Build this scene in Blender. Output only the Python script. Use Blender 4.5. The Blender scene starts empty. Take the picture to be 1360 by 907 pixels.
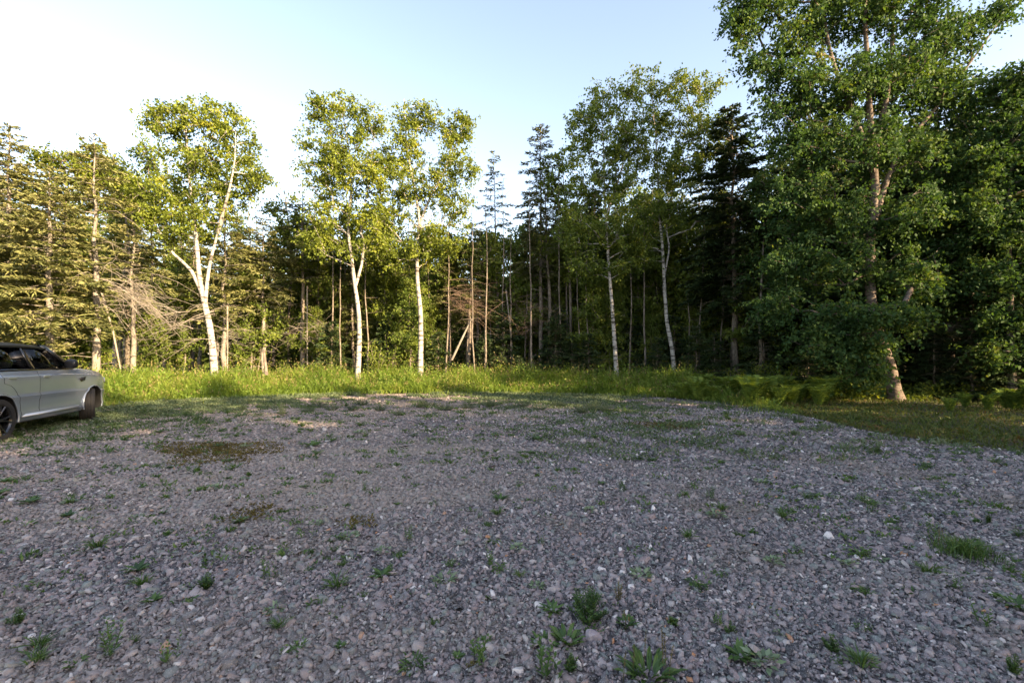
import bpy, math, random
import numpy as np
from mathutils import Vector

random.seed(5)
RNG = np.random.default_rng(11)
PI = math.pi
C = bpy.data.collections.new('place'); bpy.context.scene.collection.children.link(C)
F, CX, HY, CH = 604.0, 680.0, 474.0, 1.5

def P(px, py, Y): return np.array(((px-CX)/F*Y, Y, CH+(HY-py)/F*Y))
def G(px, py):
    d = CH*F/(py-HY); return (px-CX)/F*d, d

# ------------------------------------------------------------------ materials
def newmat(name):
    m = bpy.data.materials.new(name); m.use_nodes = True
    nt = m.node_tree; nt.nodes.clear()
    return m, nt
def node(nt, t, **kw):
    n = nt.nodes.new(t)
    for k, v in kw.items():
        if k in n.inputs: n.inputs[k].default_value = v
        else: setattr(n, k, v)
    return n
def ramp(nt, fac, stops, interp='LINEAR'):
    r = nt.nodes.new('ShaderNodeValToRGB'); r.color_ramp.interpolation = interp
    e = r.color_ramp.elements
    while len(e) < len(stops): e.new(0.5)
    for i, (p, c) in enumerate(stops):
        e[i].position = p; e[i].color = (*c, 1)
    nt.links.new(fac, r.inputs[0]); return r.outputs[0]
def noise(nt, scale, detail=3, vec=None, rough=0.55):
    n = nt.nodes.new('ShaderNodeTexNoise'); n.inputs['Scale'].default_value = scale
    n.inputs['Detail'].default_value = detail; n.inputs['Roughness'].default_value = rough
    if vec is not None: nt.links.new(vec, n.inputs['Vector'])
    return n.outputs[0]
def mixc(nt, a, b, fac, mode='MIX'):
    m = nt.nodes.new('ShaderNodeMix'); m.data_type = 'RGBA'; m.blend_type = mode
    for s, v in ((6, a), (7, b), (0, fac)):
        if hasattr(v, 'links') or isinstance(v, bpy.types.NodeSocket): nt.links.new(v, m.inputs[s])
        else: m.inputs[s].default_value = (*v, 1) if isinstance(v, tuple) else v
    return m.outputs[2]
def out(nt, sh):
    o = nt.nodes.new('ShaderNodeOutputMaterial'); nt.links.new(sh, o.inputs[0])
def attr(nt, name='rnd'):
    a = nt.nodes.new('ShaderNodeAttribute'); a.attribute_name = name; return a
def gpos(nt):
    return nt.nodes.new('ShaderNodeNewGeometry').outputs['Position']
def opos(nt):
    return nt.nodes.new('ShaderNodeTexCoord').outputs['Object']
def bumpn(nt, h, dist, strength=1.0):
    b = nt.nodes.new('ShaderNodeBump'); b.inputs['Distance'].default_value = dist
    b.inputs['Strength'].default_value = strength; nt.links.new(h, b.inputs['Height']); return b.outputs[0]

def leaf_mat(name, stops, trans=0.35, rough=0.6, spec=0.18, nscale=0.9):
    m, nt = newmat(name)
    a = attr(nt)
    n = noise(nt, nscale, 2, gpos(nt))
    mm = nt.nodes.new('ShaderNodeMath'); mm.operation = 'MULTIPLY_ADD'
    nt.links.new(n, mm.inputs[0]); mm.inputs[1].default_value = 1.1
    ms = nt.nodes.new('ShaderNodeMath'); ms.operation = 'MULTIPLY_ADD'
    nt.links.new(a.outputs['Fac'], ms.inputs[0]); ms.inputs[1].default_value = 0.6; ms.inputs[2].default_value = -0.35
    nt.links.new(ms.outputs[0], mm.inputs[2])
    col = ramp(nt, mm.outputs[0], stops)
    p = node(nt, 'ShaderNodeBsdfPrincipled', Roughness=rough)
    p.inputs['Specular IOR Level'].default_value = spec
    nt.links.new(col, p.inputs['Base Color'])
    t = nt.nodes.new('ShaderNodeBsdfTranslucent')
    tc = mixc(nt, col, (1.25, 1.2, 0.55), 1.0, 'MULTIPLY')
    nt.links.new(tc, t.inputs[0])
    mx = nt.nodes.new('ShaderNodeMixShader'); mx.inputs[0].default_value = trans
    nt.links.new(p.outputs[0], mx.inputs[1]); nt.links.new(t.outputs[0], mx.inputs[2])
    out(nt, mx.outputs[0]); return m

def bark_mat(name, base, dark, vscale=(1, 1, 1), scale=9, thr=0.55, soft=0.1, bump=0.01):
    m, nt = newmat(name)
    tc = opos(nt)
    mp = nt.nodes.new('ShaderNodeMapping'); mp.inputs['Scale'].default_value = vscale
    nt.links.new(tc, mp.inputs[0])
    n1 = noise(nt, scale, 4, mp.outputs[0], 0.6)
    n2 = noise(nt, 2.2, 3, tc)
    c1 = ramp(nt, n2, [(0.3, tuple(x*0.62 for x in base)), (0.7, base)])
    f = ramp(nt, n1, [(thr-soft, (0, 0, 0)), (thr+soft, (1, 1, 1))])
    col = mixc(nt, c1, dark, f)
    p = node(nt, 'ShaderNodeBsdfPrincipled', Roughness=0.85)
    p.inputs['Specular IOR Level'].default_value = 0.15
    nt.links.new(col, p.inputs['Base Color'])
    nt.links.new(bumpn(nt, n1, bump), p.inputs['Normal'])
    out(nt, p.outputs[0]); return m

def plain(name, col, rough=0.5, metal=0.0, spec=0.5, coat=0.0, nz=0.0, nscale=20):
    m, nt = newmat(name)
    p = node(nt, 'ShaderNodeBsdfPrincipled', Roughness=rough, Metallic=metal)
    p.inputs['Specular IOR Level'].default_value = spec
    p.inputs['Coat Weight'].default_value = coat; p.inputs['Coat Roughness'].default_value = 0.06
    n = noise(nt, nscale, 4, opos(nt))
    c = ramp(nt, n, [(0.3, tuple(x*(1-nz) for x in col)), (0.7, tuple(min(1, x*(1+nz)) for x in col))])
    nt.links.new(c, p.inputs['Base Color'])
    out(nt, p.outputs[0]); return m

M = {}
M['birch_leaf'] = leaf_mat('birch_leaf', [(0.1, (.055, .070, .012)), (0.45, (.125, .170, .030)), (0.72, (.210, .255, .042)), (0.95, (.31, .30, .05))], 0.42)
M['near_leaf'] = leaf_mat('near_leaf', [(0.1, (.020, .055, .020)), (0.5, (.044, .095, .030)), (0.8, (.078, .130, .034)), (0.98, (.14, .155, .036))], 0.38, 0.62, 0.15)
M['mid_leaf'] = leaf_mat('mid_leaf', [(0.1, (0.053, 0.087, 0.020)), (0.5, (0.116, 0.168, 0.033)), (0.9, (0.209, 0.241, 0.046))], 0.38)
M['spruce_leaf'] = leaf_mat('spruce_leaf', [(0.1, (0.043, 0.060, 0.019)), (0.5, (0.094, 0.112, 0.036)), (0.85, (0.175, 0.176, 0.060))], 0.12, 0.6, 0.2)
M['sunlit_spruce'] = leaf_mat('sunlit_spruce', [(0.1, (.075, .098, .038)), (0.5, (.175, .185, .070)), (0.85, (.27, .26, .11))], 0.12, 0.6, 0.2)  # spruce needles lightened and warmed: sunlight on the left trees put into the colour
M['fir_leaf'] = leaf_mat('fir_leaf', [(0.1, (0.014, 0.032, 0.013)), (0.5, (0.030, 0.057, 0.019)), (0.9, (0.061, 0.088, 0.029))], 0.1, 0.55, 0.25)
M['bush_leaf'] = leaf_mat('bush_leaf', [(0.1, (.045, .080, .012)), (0.5, (.095, .150, .020)), (0.9, (.200, .230, .030))], 0.45)
M['fern'] = leaf_mat('fern', [(0.1, (0.065, 0.116, 0.026)), (0.5, (0.130, 0.203, 0.043)), (0.9, (0.221, 0.290, 0.060))], 0.4)
M['grass'] = leaf_mat('grass', [(0.05, (.060, .105, .020)), (0.4, (.120, .200, .034)), (0.7, (.180, .250, .045)), (0.95, (.300, .265, .090))], 0.4, 0.55, 0.25, 0.55)
M['verge'] = leaf_mat('verge', [(0.05, (.045, .070, .018)), (0.45, (.080, .115, .028)), (0.75, (.135, .130, .040)), (0.95, (.19, .10, .045))], 0.3, 0.6, 0.2, 1.3)
M['clover'] = leaf_mat('clover', [(0.1, (.055, .085, .045)), (0.5, (.105, .150, .080)), (0.9, (.190, .220, .130))], 0.25, 0.6, 0.2, 1.5)
M['moss'] = leaf_mat('moss', [(0.1, (0.076, 0.056, 0.022)), (0.5, (0.132, 0.099, 0.035)), (0.9, (0.170, 0.144, 0.050))], 0.2, 0.8, 0.1, 3)
M['weed'] = leaf_mat('weed', [(0.1, (.030, .070, .020)), (0.5, (.060, .125, .030)), (0.9, (.120, .190, .045))], 0.3, 0.45, 0.4, 3)
M['pale_weed'] = leaf_mat('pale_weed', [(0.1, (.090, .140, .070)), (0.5, (.160, .220, .120)), (0.9, (.26, .32, .20))], 0.25, 0.5, 0.3, 3)
M['seed'] = leaf_mat('seed', [(0.1, (.10, .085, .04)), (0.5, (.17, .14, .06)), (0.9, (.25, .20, .10))], 0.15, 0.8, 0.1, 5)
M['petal'] = plain('petal', (.75, .75, .70), 0.6, nz=.05)
M['birch_bark'] = bark_mat('birch_bark', (.44, .41, .37), (.07, .06, .05), (1, 1, 4.5), 2.6, 0.565, 0.05)
M['grey_bark'] = bark_mat('grey_bark', (0.263, 0.222, 0.184), (0.075, 0.058, 0.046), (3, 3, 1.2), 5, 0.55, 0.12, 0.02)
M['lit_bark'] = bark_mat('pale_lit_bark', (.30, .27, .23), (.13, .10, .08), (3, 3, 1.2), 5, 0.6, 0.12, 0.02)  # lighter copy of the grey bark, sunlight on the trunks mixed into its colour
M['old_bark'] = bark_mat('old_birch_bark', (.19, .155, .13), (.07, .05, .04), (1, 1, 5), 4, 0.54, 0.08, 0.02)
M['dead_wood'] = bark_mat('dead_wood', (.33, .29, .24), (.16, .13, .11), (1, 1, 1), 6, 0.6, 0.1, 0.005)
M['red_wood'] = bark_mat('red_dead_wood', (0.253, 0.176, 0.130), (0.117, 0.070, 0.052), (1, 1, 1), 6, 0.6, 0.1, 0.005)

# gravel stones
def wear(nt, g):
    """dusty worn lanes, more of them towards the car end of the lot"""
    mp = nt.nodes.new('ShaderNodeMapping'); mp.inputs['Scale'].default_value = (.16, .55, 1); mp.inputs['Rotation'].default_value = (0, 0, .35)
    nt.links.new(g, mp.inputs[0]); n = noise(nt, 1.0, 4, mp.outputs[0], .6)
    sx = nt.nodes.new('ShaderNodeSeparateXYZ'); nt.links.new(g, sx.inputs[0])
    m = nt.nodes.new('ShaderNodeMath'); m.operation = 'MULTIPLY_ADD'; nt.links.new(sx.outputs[0], m.inputs[0]); m.inputs[1].default_value = -.018; nt.links.new(n, m.inputs[2])
    return ramp(nt, m.outputs[0], [(0.48, (0, 0, 0)), (0.68, (.75, .75, .75))])
def stone_mat():
    m, nt = newmat('slate_stone')
    a = attr(nt)
    base = ramp(nt, a.outputs['Fac'], [(0.0, (.042, .038, .040)), (0.18, (0.222, 0.173, 0.167)), (0.36, (0.144, 0.129, 0.124)),
        (0.50, (0.336, 0.269, 0.251)), (0.62, (0.168, 0.181, 0.160)), (0.74, (0.270, 0.193, 0.181)), (0.87, (0.432, 0.363, 0.328)), (0.92, (0.192, 0.161, 0.160)), (0.978, (0.696, 0.608, 0.554)), (0.996, (0.456, 0.199, 0.090))], 'CONSTANT')
    g = gpos(nt)
    n1 = noise(nt, 55, 4, g)
    n2 = noise(nt, 210, 3, g, 0.7)
    c = mixc(nt, base, (0.4, 0.38, 0.38), ramp(nt, n1, [(0.45, (0, 0, 0)), (0.85, (.4, .4, .4))]))
    c = mixc(nt, c, (.62, .58, .57), ramp(nt, n2, [(0.60, (0, 0, 0)), (0.66, (.85, .85, .85))]))
    n3 = noise(nt, 0.7, 3, g)
    c = mixc(nt, c, (.24, .18, .125), ramp(nt, n3, [(0.52, (0, 0, 0)), (0.76, (.55, .55, .55))]))
    c = mixc(nt, c, (.33, .27, .225), wear(nt, g))
    p = node(nt, 'ShaderNodeBsdfPrincipled', Roughness=0.62)
    p.inputs['Specular IOR Level'].default_value = 0.35
    nt.links.new(c, p.inputs['Base Color'])
    nt.links.new(bumpn(nt, n1, 0.004), p.inputs['Normal'])
    out(nt, p.outputs[0]); return m
M['stone'] = stone_mat()

def gravel_mat():
    m, nt = newmat('gravel_bed'); g = gpos(nt)
    v = nt.nodes.new('ShaderNodeTexVoronoi'); v.inputs['Scale'].default_value = 30; nt.links.new(g, v.inputs['Vector'])
    v2 = nt.nodes.new('ShaderNodeTexVoronoi'); v2.inputs['Scale'].default_value = 75; nt.links.new(g, v2.inputs['Vector'])
    sep = nt.nodes.new('ShaderNodeSeparateColor'); nt.links.new(v.outputs['Color'], sep.inputs[0])
    sep2 = nt.nodes.new('ShaderNodeSeparateColor'); nt.links.new(v2.outputs['Color'], sep2.inputs[0])
    st = [(0.0, (0.069, 0.059, 0.060)), (0.3, (0.156, 0.126, 0.127)), (0.55, (0.108, 0.099, 0.102)), (0.7, (0.216, 0.177, 0.172)), (0.86, (0.134, 0.135, 0.130)), (0.95, (0.397, 0.346, 0.326))]
    c1 = ramp(nt, sep.outputs[0], st, 'CONSTANT'); c2 = ramp(nt, sep2.outputs[1], st, 'CONSTANT')
    c = mixc(nt, c1, c2, 0.5)
    n3 = noise(nt, 0.7, 3, g)
    c = mixc(nt, c, (.21, .155, .105), ramp(nt, n3, [(0.54, (0, 0, 0)), (0.78, (.6, .6, .6))]))
    c = mixc(nt, c, (.33, .27, .225), wear(nt, g))
    p = node(nt, 'ShaderNodeBsdfPrincipled', Roughness=0.85)
    p.inputs['Specular IOR Level'].default_value = 0.2
    nt.links.new(c, p.inputs['Base Color'])
    ad = nt.nodes.new('ShaderNodeMath'); ad.operation = 'ADD'
    nt.links.new(sep.outputs[1], ad.inputs[0]); nt.links.new(sep2.outputs[2], ad.inputs[1])
    nt.links.new(bumpn(nt, ad.outputs[0], 0.02, 0.7), p.inputs['Normal'])
    out(nt, p.outputs[0]); return m
M['gravel'] = gravel_mat()
def soil_mat():
    m, nt = newmat('forest_floor'); g = gpos(nt)
    n = noise(nt, 1.6, 5, g); n2 = noise(nt, 25, 4, g)
    c = ramp(nt, n, [(0.3, (.030, .024, .014)), (0.5, (.050, .052, .020)), (0.66, (.075, .048, .026)), (0.8, (.045, .060, .018))])
    c = mixc(nt, c, (.12, .09, .05), ramp(nt, n2, [(0.55, (0, 0, 0)), (0.75, (.7, .7, .7))]))
    p = node(nt, 'ShaderNodeBsdfPrincipled', Roughness=0.95)
    nt.links.new(c, p.inputs['Base Color']); nt.links.new(bumpn(nt, n2, 0.05), p.inputs['Normal'])
    out(nt, p.outputs[0]); return m
M['soil'] = soil_mat()

# ------------------------------------------------------------------ mesh helpers
def mesh_np(name, verts, faces_n, loops, mat, rnd=None, smooth=False):
    """verts (n,3); faces_n: loop counts per face; loops flat indices"""
    me = bpy.data.meshes.new(name)
    me.vertices.add(len(verts)); me.vertices.foreach_set('co', np.asarray(verts, dtype=np.float32).ravel())
    faces_n = np.asarray(faces_n, dtype=np.int32); loops = np.asarray(loops, dtype=np.int32)
    me.loops.add(len(loops)); me.loops.foreach_set('vertex_index', loops)
    me.polygons.add(len(faces_n))
    st = np.concatenate(([0], np.cumsum(faces_n)[:-1])).astype(np.int32)
    me.polygons.foreach_set('loop_start', st)
    try: me.polygons.foreach_set('loop_total', faces_n)
    except Exception: pass
    if rnd is not None:
        a = me.attributes.new('rnd', 'FLOAT', 'FACE'); a.data.foreach_set('value', np.asarray(rnd, dtype=np.float32))
    me.materials.append(mat)
    me.update(calc_edges=True)
    if smooth: me.polygons.foreach_set('use_smooth', np.ones(len(faces_n), dtype=bool))
    return me
def link(name, me, parent=None):
    o = bpy.data.objects.new(name, me); C.objects.link(o)
    if parent is not None: o.parent = parent
    return o
def tag(o, label=None, cat=None, group=None, kind=None):
    if label: o['label'] = label
    if cat: o['category'] = cat
    if group: o['group'] = group
    if kind: o['kind'] = kind
    return o
def empty(name, loc=(0, 0, 0), rz=0, sc=1.0):
    o = bpy.data.objects.new(name, None); C.objects.link(o)
    o.location = loc; o.rotation_euler = (0, 0, rz); o.scale = (sc,)*3 if not isinstance(sc, tuple) else sc
    o.empty_display_size = 0.3
    return o
def copy_tree(o, parent=None):
    c = o.copy(); C.objects.link(c)
    if parent is not None: c.parent = parent
    for ch in list(o.children): copy_tree(ch, c)
    return c

class Leaves:
    """collects small faces (kites) -> one mesh"""
    def __init__(s): s.v = []; s.r = []
    def kites(s, c, d, n, L, W, rnd=None, fold=0.0):
        """c base pts (k,3), d unit dir, n approx normal, L, W arrays"""
        k = len(c); L = np.broadcast_to(L, (k,))[:, None]; W = np.broadcast_to(W, (k,))[:, None]
        side = np.cross(d, n); side /= (np.linalg.norm(side, axis=1, keepdims=True)+1e-9)
        nn = np.cross(side, d)
        v = np.stack([c, c+d*L*0.45+side*W*0.5, c+d*L-nn*L*fold, c+d*L*0.45-side*W*0.5], 1)
        s.v.append(v); s.r.append(RNG.random(k) if rnd is None else rnd)
    def build(s, name, mat):
        v = np.concatenate(s.v).reshape(-1, 3); k = len(v)//4
        return mesh_np(name, v, np.full(k, 4), np.arange(4*k), mat, np.concatenate(s.r))
    def count(s): return sum(len(x) for x in s.v)
def unit(a): return a/(np.linalg.norm(a, axis=-1, keepdims=True)+1e-9)
def rdir(k, zs=1.0):
    a = RNG.normal(size=(k, 3)); a[:, 2] *= zs; return unit(a)

class Tubes:
    def __init__(s): s.v = []; s.l = []; s.n = 0; s.k = 0
    def add(s, pts, rad, sides=5, flare=None):
        pts = np.asarray(pts, float); rad = np.asarray(rad, float); n = len(pts)
        if n < 2: return
        t = unit(np.gradient(pts, axis=0))
        ref = np.array((1, 0, 0.0)) if abs(t[0][0]) < 0.8 else np.array((0, 1.0, 0))
        u = unit(np.cross(t, ref)); w = np.cross(t, u)
        ang = np.arange(sides)*2*PI/sides
        ring = pts[:, None]+rad[:, None, None]*(np.cos(ang)[None, :, None]*u[:, None]+np.sin(ang)[None, :, None]*w[:, None])
        if flare is not None: ring *= 1
        s.v.append(ring.reshape(-1, 3))
        i = np.arange(n-1)[:, None]*sides; j = np.arange(sides)[None]; j2 = (j+1) % sides
        q = np.stack([i+j, i+j2, i+sides+j2, i+sides+j], -1).reshape(-1, 4)+s.n
        s.l.append(q.ravel()); s.n += n*sides; s.k += len(q)
    def build(s, name, mat):
        return mesh_np(name, np.concatenate(s.v), np.full(s.k, 4), np.concatenate(s.l), mat, None, True)

def smooth_path(pts, n):
    pts = np.asarray(pts, float)
    d = np.concatenate(([0], np.cumsum(np.linalg.norm(np.diff(pts, axis=0), axis=1)))); d /= d[-1]
    t = np.linspace(0, 1, n)
    # catmull-rom through points
    res = []
    ext = np.vstack((2*pts[0]-pts[1], pts, 2*pts[-1]-pts[-2]))
    for x in t:
        i = min(len(pts)-2, max(0, int(np.searchsorted(d, x, 'right')-1)))
        u = (x-d[i])/(d[i+1]-d[i]+1e-9)
        p0, p1, p2, p3 = ext[i], ext[i+1], ext[i+2], ext[i+3]
        res.append(0.5*((2*p1)+(-p0+p2)*u+(2*p0-5*p1+4*p2-p3)*u*u+(-p0+3*p1-3*p2+p3)*u**3))
    return np.array(res)

# ------------------------------------------------------------------ broadleaf tree
def broadleaf(trunks, blobs, n_attr, leaves_per, leaf_size, bark, leafm, r0, twig=0.45, droop=0.25, sides=9, wob=0.05):
    """trunks: list of world polylines (first is main, starts at the base; others start at their fork).
    blobs: list of (centre, (rx,ry,rz)). All relative to the base. Returns trunk mesh, crown mesh."""
    nodes = []; parent = []; depth = []
    tb = Tubes()
    for ti, tr in enumerate(trunks):
        L = np.sum(np.linalg.norm(np.diff(tr, axis=0), axis=1))
        n = max(6, int(L/0.45)); p = smooth_path(tr, n)
        if ti > 0:
            q_ = np.array(nodes); jn = int(np.argmin(np.linalg.norm(q_-p[0], axis=1))); p = p+(q_[jn]-p[0])*np.linspace(1, 0, n)[:, None]
        p[1:, :2] += np.cumsum(RNG.normal(0, wob*0.35, (n-1, 2)), axis=0)*0.5
        z = np.linspace(0, 1, n)
        rr = r0*(1.0 if ti == 0 else 0.52)*(1-0.90*z**.8)
        if ti == 0: rr[0] *= 1.45; rr[1] *= 1.08
        tb.add(p, rr, sides)
        for q in range(n):
            if ti == 0 and z[q] < 0.25: continue
            nodes.append(p[q]); parent.append(-1); depth.append(0)
    nodes = list(nodes)
    vol = np.array([b[1][0]*b[1][1]*b[1][2] for b in blobs])**0.72
    pick = RNG.choice(len(blobs), n_attr, p=vol/vol.sum())
    A = []
    for i in pick:
        c, r = blobs[i]
        d = rdir(1)[0]*(RNG.random()**0.45)
        A.append(np.array(c)+d*np.array(r))
    A = np.array(A)
    tp = np.array(nodes)
    dist0 = np.min(np.linalg.norm(A[:, None]-tp[None], axis=2), axis=1)
    A = A[np.argsort(dist0)]
    lf = Leaves(); br = []
    for a in A:
        N = np.array(nodes)
        dv = a-N; dd = np.linalg.norm(dv, axis=1)
        cost = dd+np.maximum(0, -dv[:, 2])*1.6+np.maximum(0, 0.4*np.linalg.norm(dv[:, :2], axis=1)-dv[:, 2])*0.35+0.10*np.array(depth)
        j = int(np.argmin(cost)); s = N[j]; L = dd[j]
        k = max(2, int(L/0.45))
        ts = np.linspace(0, 1, k+1)
        mid = (s+a)/2+np.array((0, 0, 0.12*L))+RNG.normal(0, 0.07*L+0.01, 3)
        pp = [(1-t)**2*s+2*t*(1-t)*mid+t*t*a for t in ts]
        idx = j
        for q in pp[1:]:
            nodes.append(q); parent.append(idx); depth.append(depth[idx]+1 if idx == j else depth[idx]); idx = len(nodes)-1
        br.append((j, pp))
    # radii by descendants
    cnt = np.zeros(len(nodes))
    for i in range(len(nodes)-1, -1, -1):
        cnt[i] += 1
        if parent[i] >= 0: cnt[parent[i]] += cnt[i]
    i0 = len(tp); p = i0
    for j, pp in br:
        k = len(pp)-1; rs = [0.0050*math.sqrt(cnt[p])+0.004]
        for q in range(k): rs.append(0.0050*math.sqrt(cnt[p+q])+0.003)
        p += k
        tb.add(pp, np.minimum(rs, r0*0.55), 4)
    # leaves on twigs
    ends = A; k = leaves_per
    tw = 7
    cc = np.repeat(ends, tw, axis=0)
    td = rdir(len(cc), 0.75); tl = twig*(0.5+RNG.random(len(cc)))
    per = max(2, k//tw)
    t = RNG.random((len(cc), per, 1))**0.8
    pos = cc[:, None]+td[:, None]*tl[:, None, None]*t
    pos[..., 2] -= droop*(t[..., 0]**2)*tl[:, None]
    pos = pos.reshape(-1, 3)+RNG.normal(0, leaf_size*0.6, (len(cc)*per, 3))
    dr = rdir(len(pos)); dr[:, 2] -= 0.55; dr = unit(dr)
    nn = rdir(len(pos)); nn[:, 2] += 0.6
    sz = leaf_size*(0.65+0.7*RNG.random(len(pos)))
    clump = np.repeat(RNG.random(len(ends)), tw*per)
    lf.kites(pos, dr, unit(nn), sz*1.25, sz*0.85, np.clip(0.55*RNG.random(len(pos))+0.45*clump, 0, 1), 0.08)
    # some fine bare twigs
    for i in RNG.choice(len(cc), min(len(cc), 260), replace=False):
        e = cc[i]+td[i]*tl[i]; tb.add([cc[i], (cc[i]+e)/2, e-np.array((0, 0, droop*tl[i]))], [0.008, 0.006, 0.003], 3)
    return tb.build('trunk', bark), lf.build('crown', leafm)

def tree_thing(name, base, tm, cm, label, cat='tree', group=None):
    e = empty(name, base); tag(e, label, cat, group)
    link('trunk', tm, e); link('crown', cm, e); return e

def px_tree(name, Y, trunk_px, blob_px, n_attr, lp, ls, bark, leafm, r0, label, depthk=0.9, zbase=0.0, group=None, ysc=None, **kw):
    b = P(trunk_px[0][0][0], trunk_px[0][0][1], Y); b[2] = zbase
    trs = []
    for tr in trunk_px:
        pts = []
        for i, p in enumerate(tr):
            q = P(p[0], p[1], Y)-b
            q[1] = p[2] if len(p) > 2 else 0.0
            pts.append(q)
        trs.append(np.array(pts))
    trs[0][0] = (trs[0][0][0], 0, -0.1)
    bl = []
    for t in blob_px:
        cx, cy, rx, ry = t[:4]; dy = t[4] if len(t) > 4 else 0
        c = P(cx, cy, Y)-b; c[1] = dy
        k = Y/F
        bl.append((c, (rx*k, max(0.5, depthk*(rx+ry)/2*k), ry*k)))
    tm, cm = broadleaf(trs, bl, n_attr, lp, ls, bark, leafm, r0, **kw)
    return tree_thing(name, tuple(b), tm, cm, label, group=group)

# ------------------------------------------------------------------ conifer
def conifer(H, r0, z0, Lmax, bark, leafm, step=0.32, nb=5, dead_to=0.9, dens=1.0, shape=0.9, droop=0.35, lean=(0, 0), dead_from=0.8, deadlen=1.3, nsc=0.06, top_in=0.0, gap=0.12):
    tb = Tubes(); lf = Leaves()
    n = 16; z = np.linspace(-0.1, H, n)
    zp = np.maximum(z, 0)/H; path = np.stack([lean[0]*zp**1.3, lean[1]*zp**1.3, z], 1)
    path[1:-1, :2] += RNG.normal(0, 0.03, (n-2, 2))
    rr = r0*(1-0.93*np.linspace(0, 1, n)); rr[0] *= 1.35
    tb.add(path, rr, 8)
    def at(zz): return np.array([np.interp(zz, z, path[:, i]) for i in range(3)])
    zz = z0
    while zz < H-0.15:
        u = (zz-z0)/(H-z0)
        L = Lmax*(min(1, (u*4+0.45)))*(1-u)**shape+0.12
        k = max(3, int(nb+RNG.integers(-1, 2)))
        a0 = RNG.random()*2*PI
        for i in range(k):
            if RNG.random() < gap: continue
            ang = a0+i*2*PI/k+RNG.normal(0, 0.3); l = L*(0.5+0.7*RNG.random())
            o = at(zz+RNG.normal(0, 0.17))
            h = np.array((math.cos(ang), math.sin(ang), 0.0)); sd = np.array((-h[1], h[0], 0.0))
            el = 0.15+0.5*u+RNG.normal(0, .13)
            s = np.linspace(0, 1, 7)[:, None]
            dr = droop*(1-u)+0.05
            crv = o+h*l*s+np.array((0, 0, 1.0))*(el*l*s-(dr+el*0.7)*l*s**1.6+0.22*l*dr*s**4)
            tb.add(crv[[0, 2, 4, 6]], np.array([0.012+0.008*l, 0.010+0.003*l, 0.006, 0.003])*0.9, 3)
            m = max(4, int(l/0.085*dens))
            ss = 0.12+0.88*np.sqrt(np.linspace(0.02, 1, m))
            base = np.stack([np.interp(ss, s[:, 0], crv[:, c]) for c in range(3)], 1)
            for sg in (-1, 1):
                tl = (0.30*l*(1.05-ss)+0.13)*(0.6+0.7*RNG.random(m))
                d = unit(h*0.75+sd*sg*(0.85+0.3*RNG.random((m, 1)))+RNG.normal(0, 0.30, (m, 3))-np.array((0, 0, 0.16)))
                nup = unit(np.array((0, 0, 1.0))+RNG.normal(0, 0.45, (m, 3)))
                lf.kites(base+RNG.normal(0, 0.015, (m, 3)), d, nup, tl, nsc*(0.8+0.6*RNG.random(m)), None, 0.12)
                # secondary sprays
                for f in (0.35, 0.65):
                    b2 = base+d*(tl*f)[:, None]
                    d2 = unit(d+h*0.9+RNG.normal(0, 0.35, (m, 3)))
                    lf.kites(b2, d2, unit(nup+RNG.normal(0, 0.4, (m, 3))), tl*0.55, nsc*0.8, None, 0.15)
            d = unit(h+RNG.normal(0, 0.2, (m, 3))+np.array((0, 0, 0.25)))
            lf.kites(base, d, rdir(m), 0.14*np.ones(m)*(0.6+RNG.random(m)), nsc*0.8)
        zz += step*(0.75+0.5*RNG.random())*(1-0.35*u)
    # leader
    t = at(H); m = 14
    b = t-np.stack([np.zeros(m), np.zeros(m), RNG.random(m)*0.7], 1)
    lf.kites(b, unit(rdir(m)*np.array((1, 1, .4))+np.array((0, 0, 0.9))), rdir(m), 0.22, nsc)
    # dead lower branches
    q = dead_from
    while q < z0+dead_to:
        o = at(q); ang = RNG.random()*2*PI; l = deadlen*(0.25+RNG.random())*(0.6+0.4*q/max(1, z0))
        h = np.array((math.cos(ang), math.sin(ang), 0)); bend = RNG.normal(0, 0.15)
        pts = [o, o+h*l*0.4+np.array((0, 0, 0.06*l)), o+h*l*0.75+np.array((0, 0, (-0.08+bend*.5)*l)), o+h*l+np.array((0, 0, (-0.22+bend)*l))]
        tb.add(pts, [0.016, 0.011, 0.007, 0.003], 3)
        for _ in range(2):
            f = 0.35+0.5*RNG.random(); s0 = o+h*l*f+np.array((0, 0, -0.02))
            s1 = s0+unit(h+RNG.normal(0, 0.6, 3))*l*0.35
            tb.add([s0, s1], [0.007, 0.003], 3)
        q += 0.13+0.16*RNG.random()
    return tb.build('trunk', bark), lf.build('crown', leafm)

# ------------------------------------------------------------------ setting: ground, gravel lot
def grid_sheet(name, x0, x1, y0, y1, n, zf, mat):
    xs = np.linspace(x0, x1, n); ys = np.linspace(y0, y1, n); X, Yv = np.meshgrid(xs, ys)
    v = np.stack([X.ravel(), Yv.ravel(), zf(X, Yv).ravel()], 1)
    i = np.arange(n-1)[:, None]*n+np.arange(n-1)[None]
    q = np.stack([i, i+1, i+n+1, i+n], -1).reshape(-1, 4)
    return mesh_np(name, v, np.full(len(q), 4), q.ravel(), mat, None, True)
g = link('ground', grid_sheet('ground', -400, 400, -300, 500, 60, lambda x, y: x*0-0.012, M['soil'])); g['kind'] = 'structure'

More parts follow.
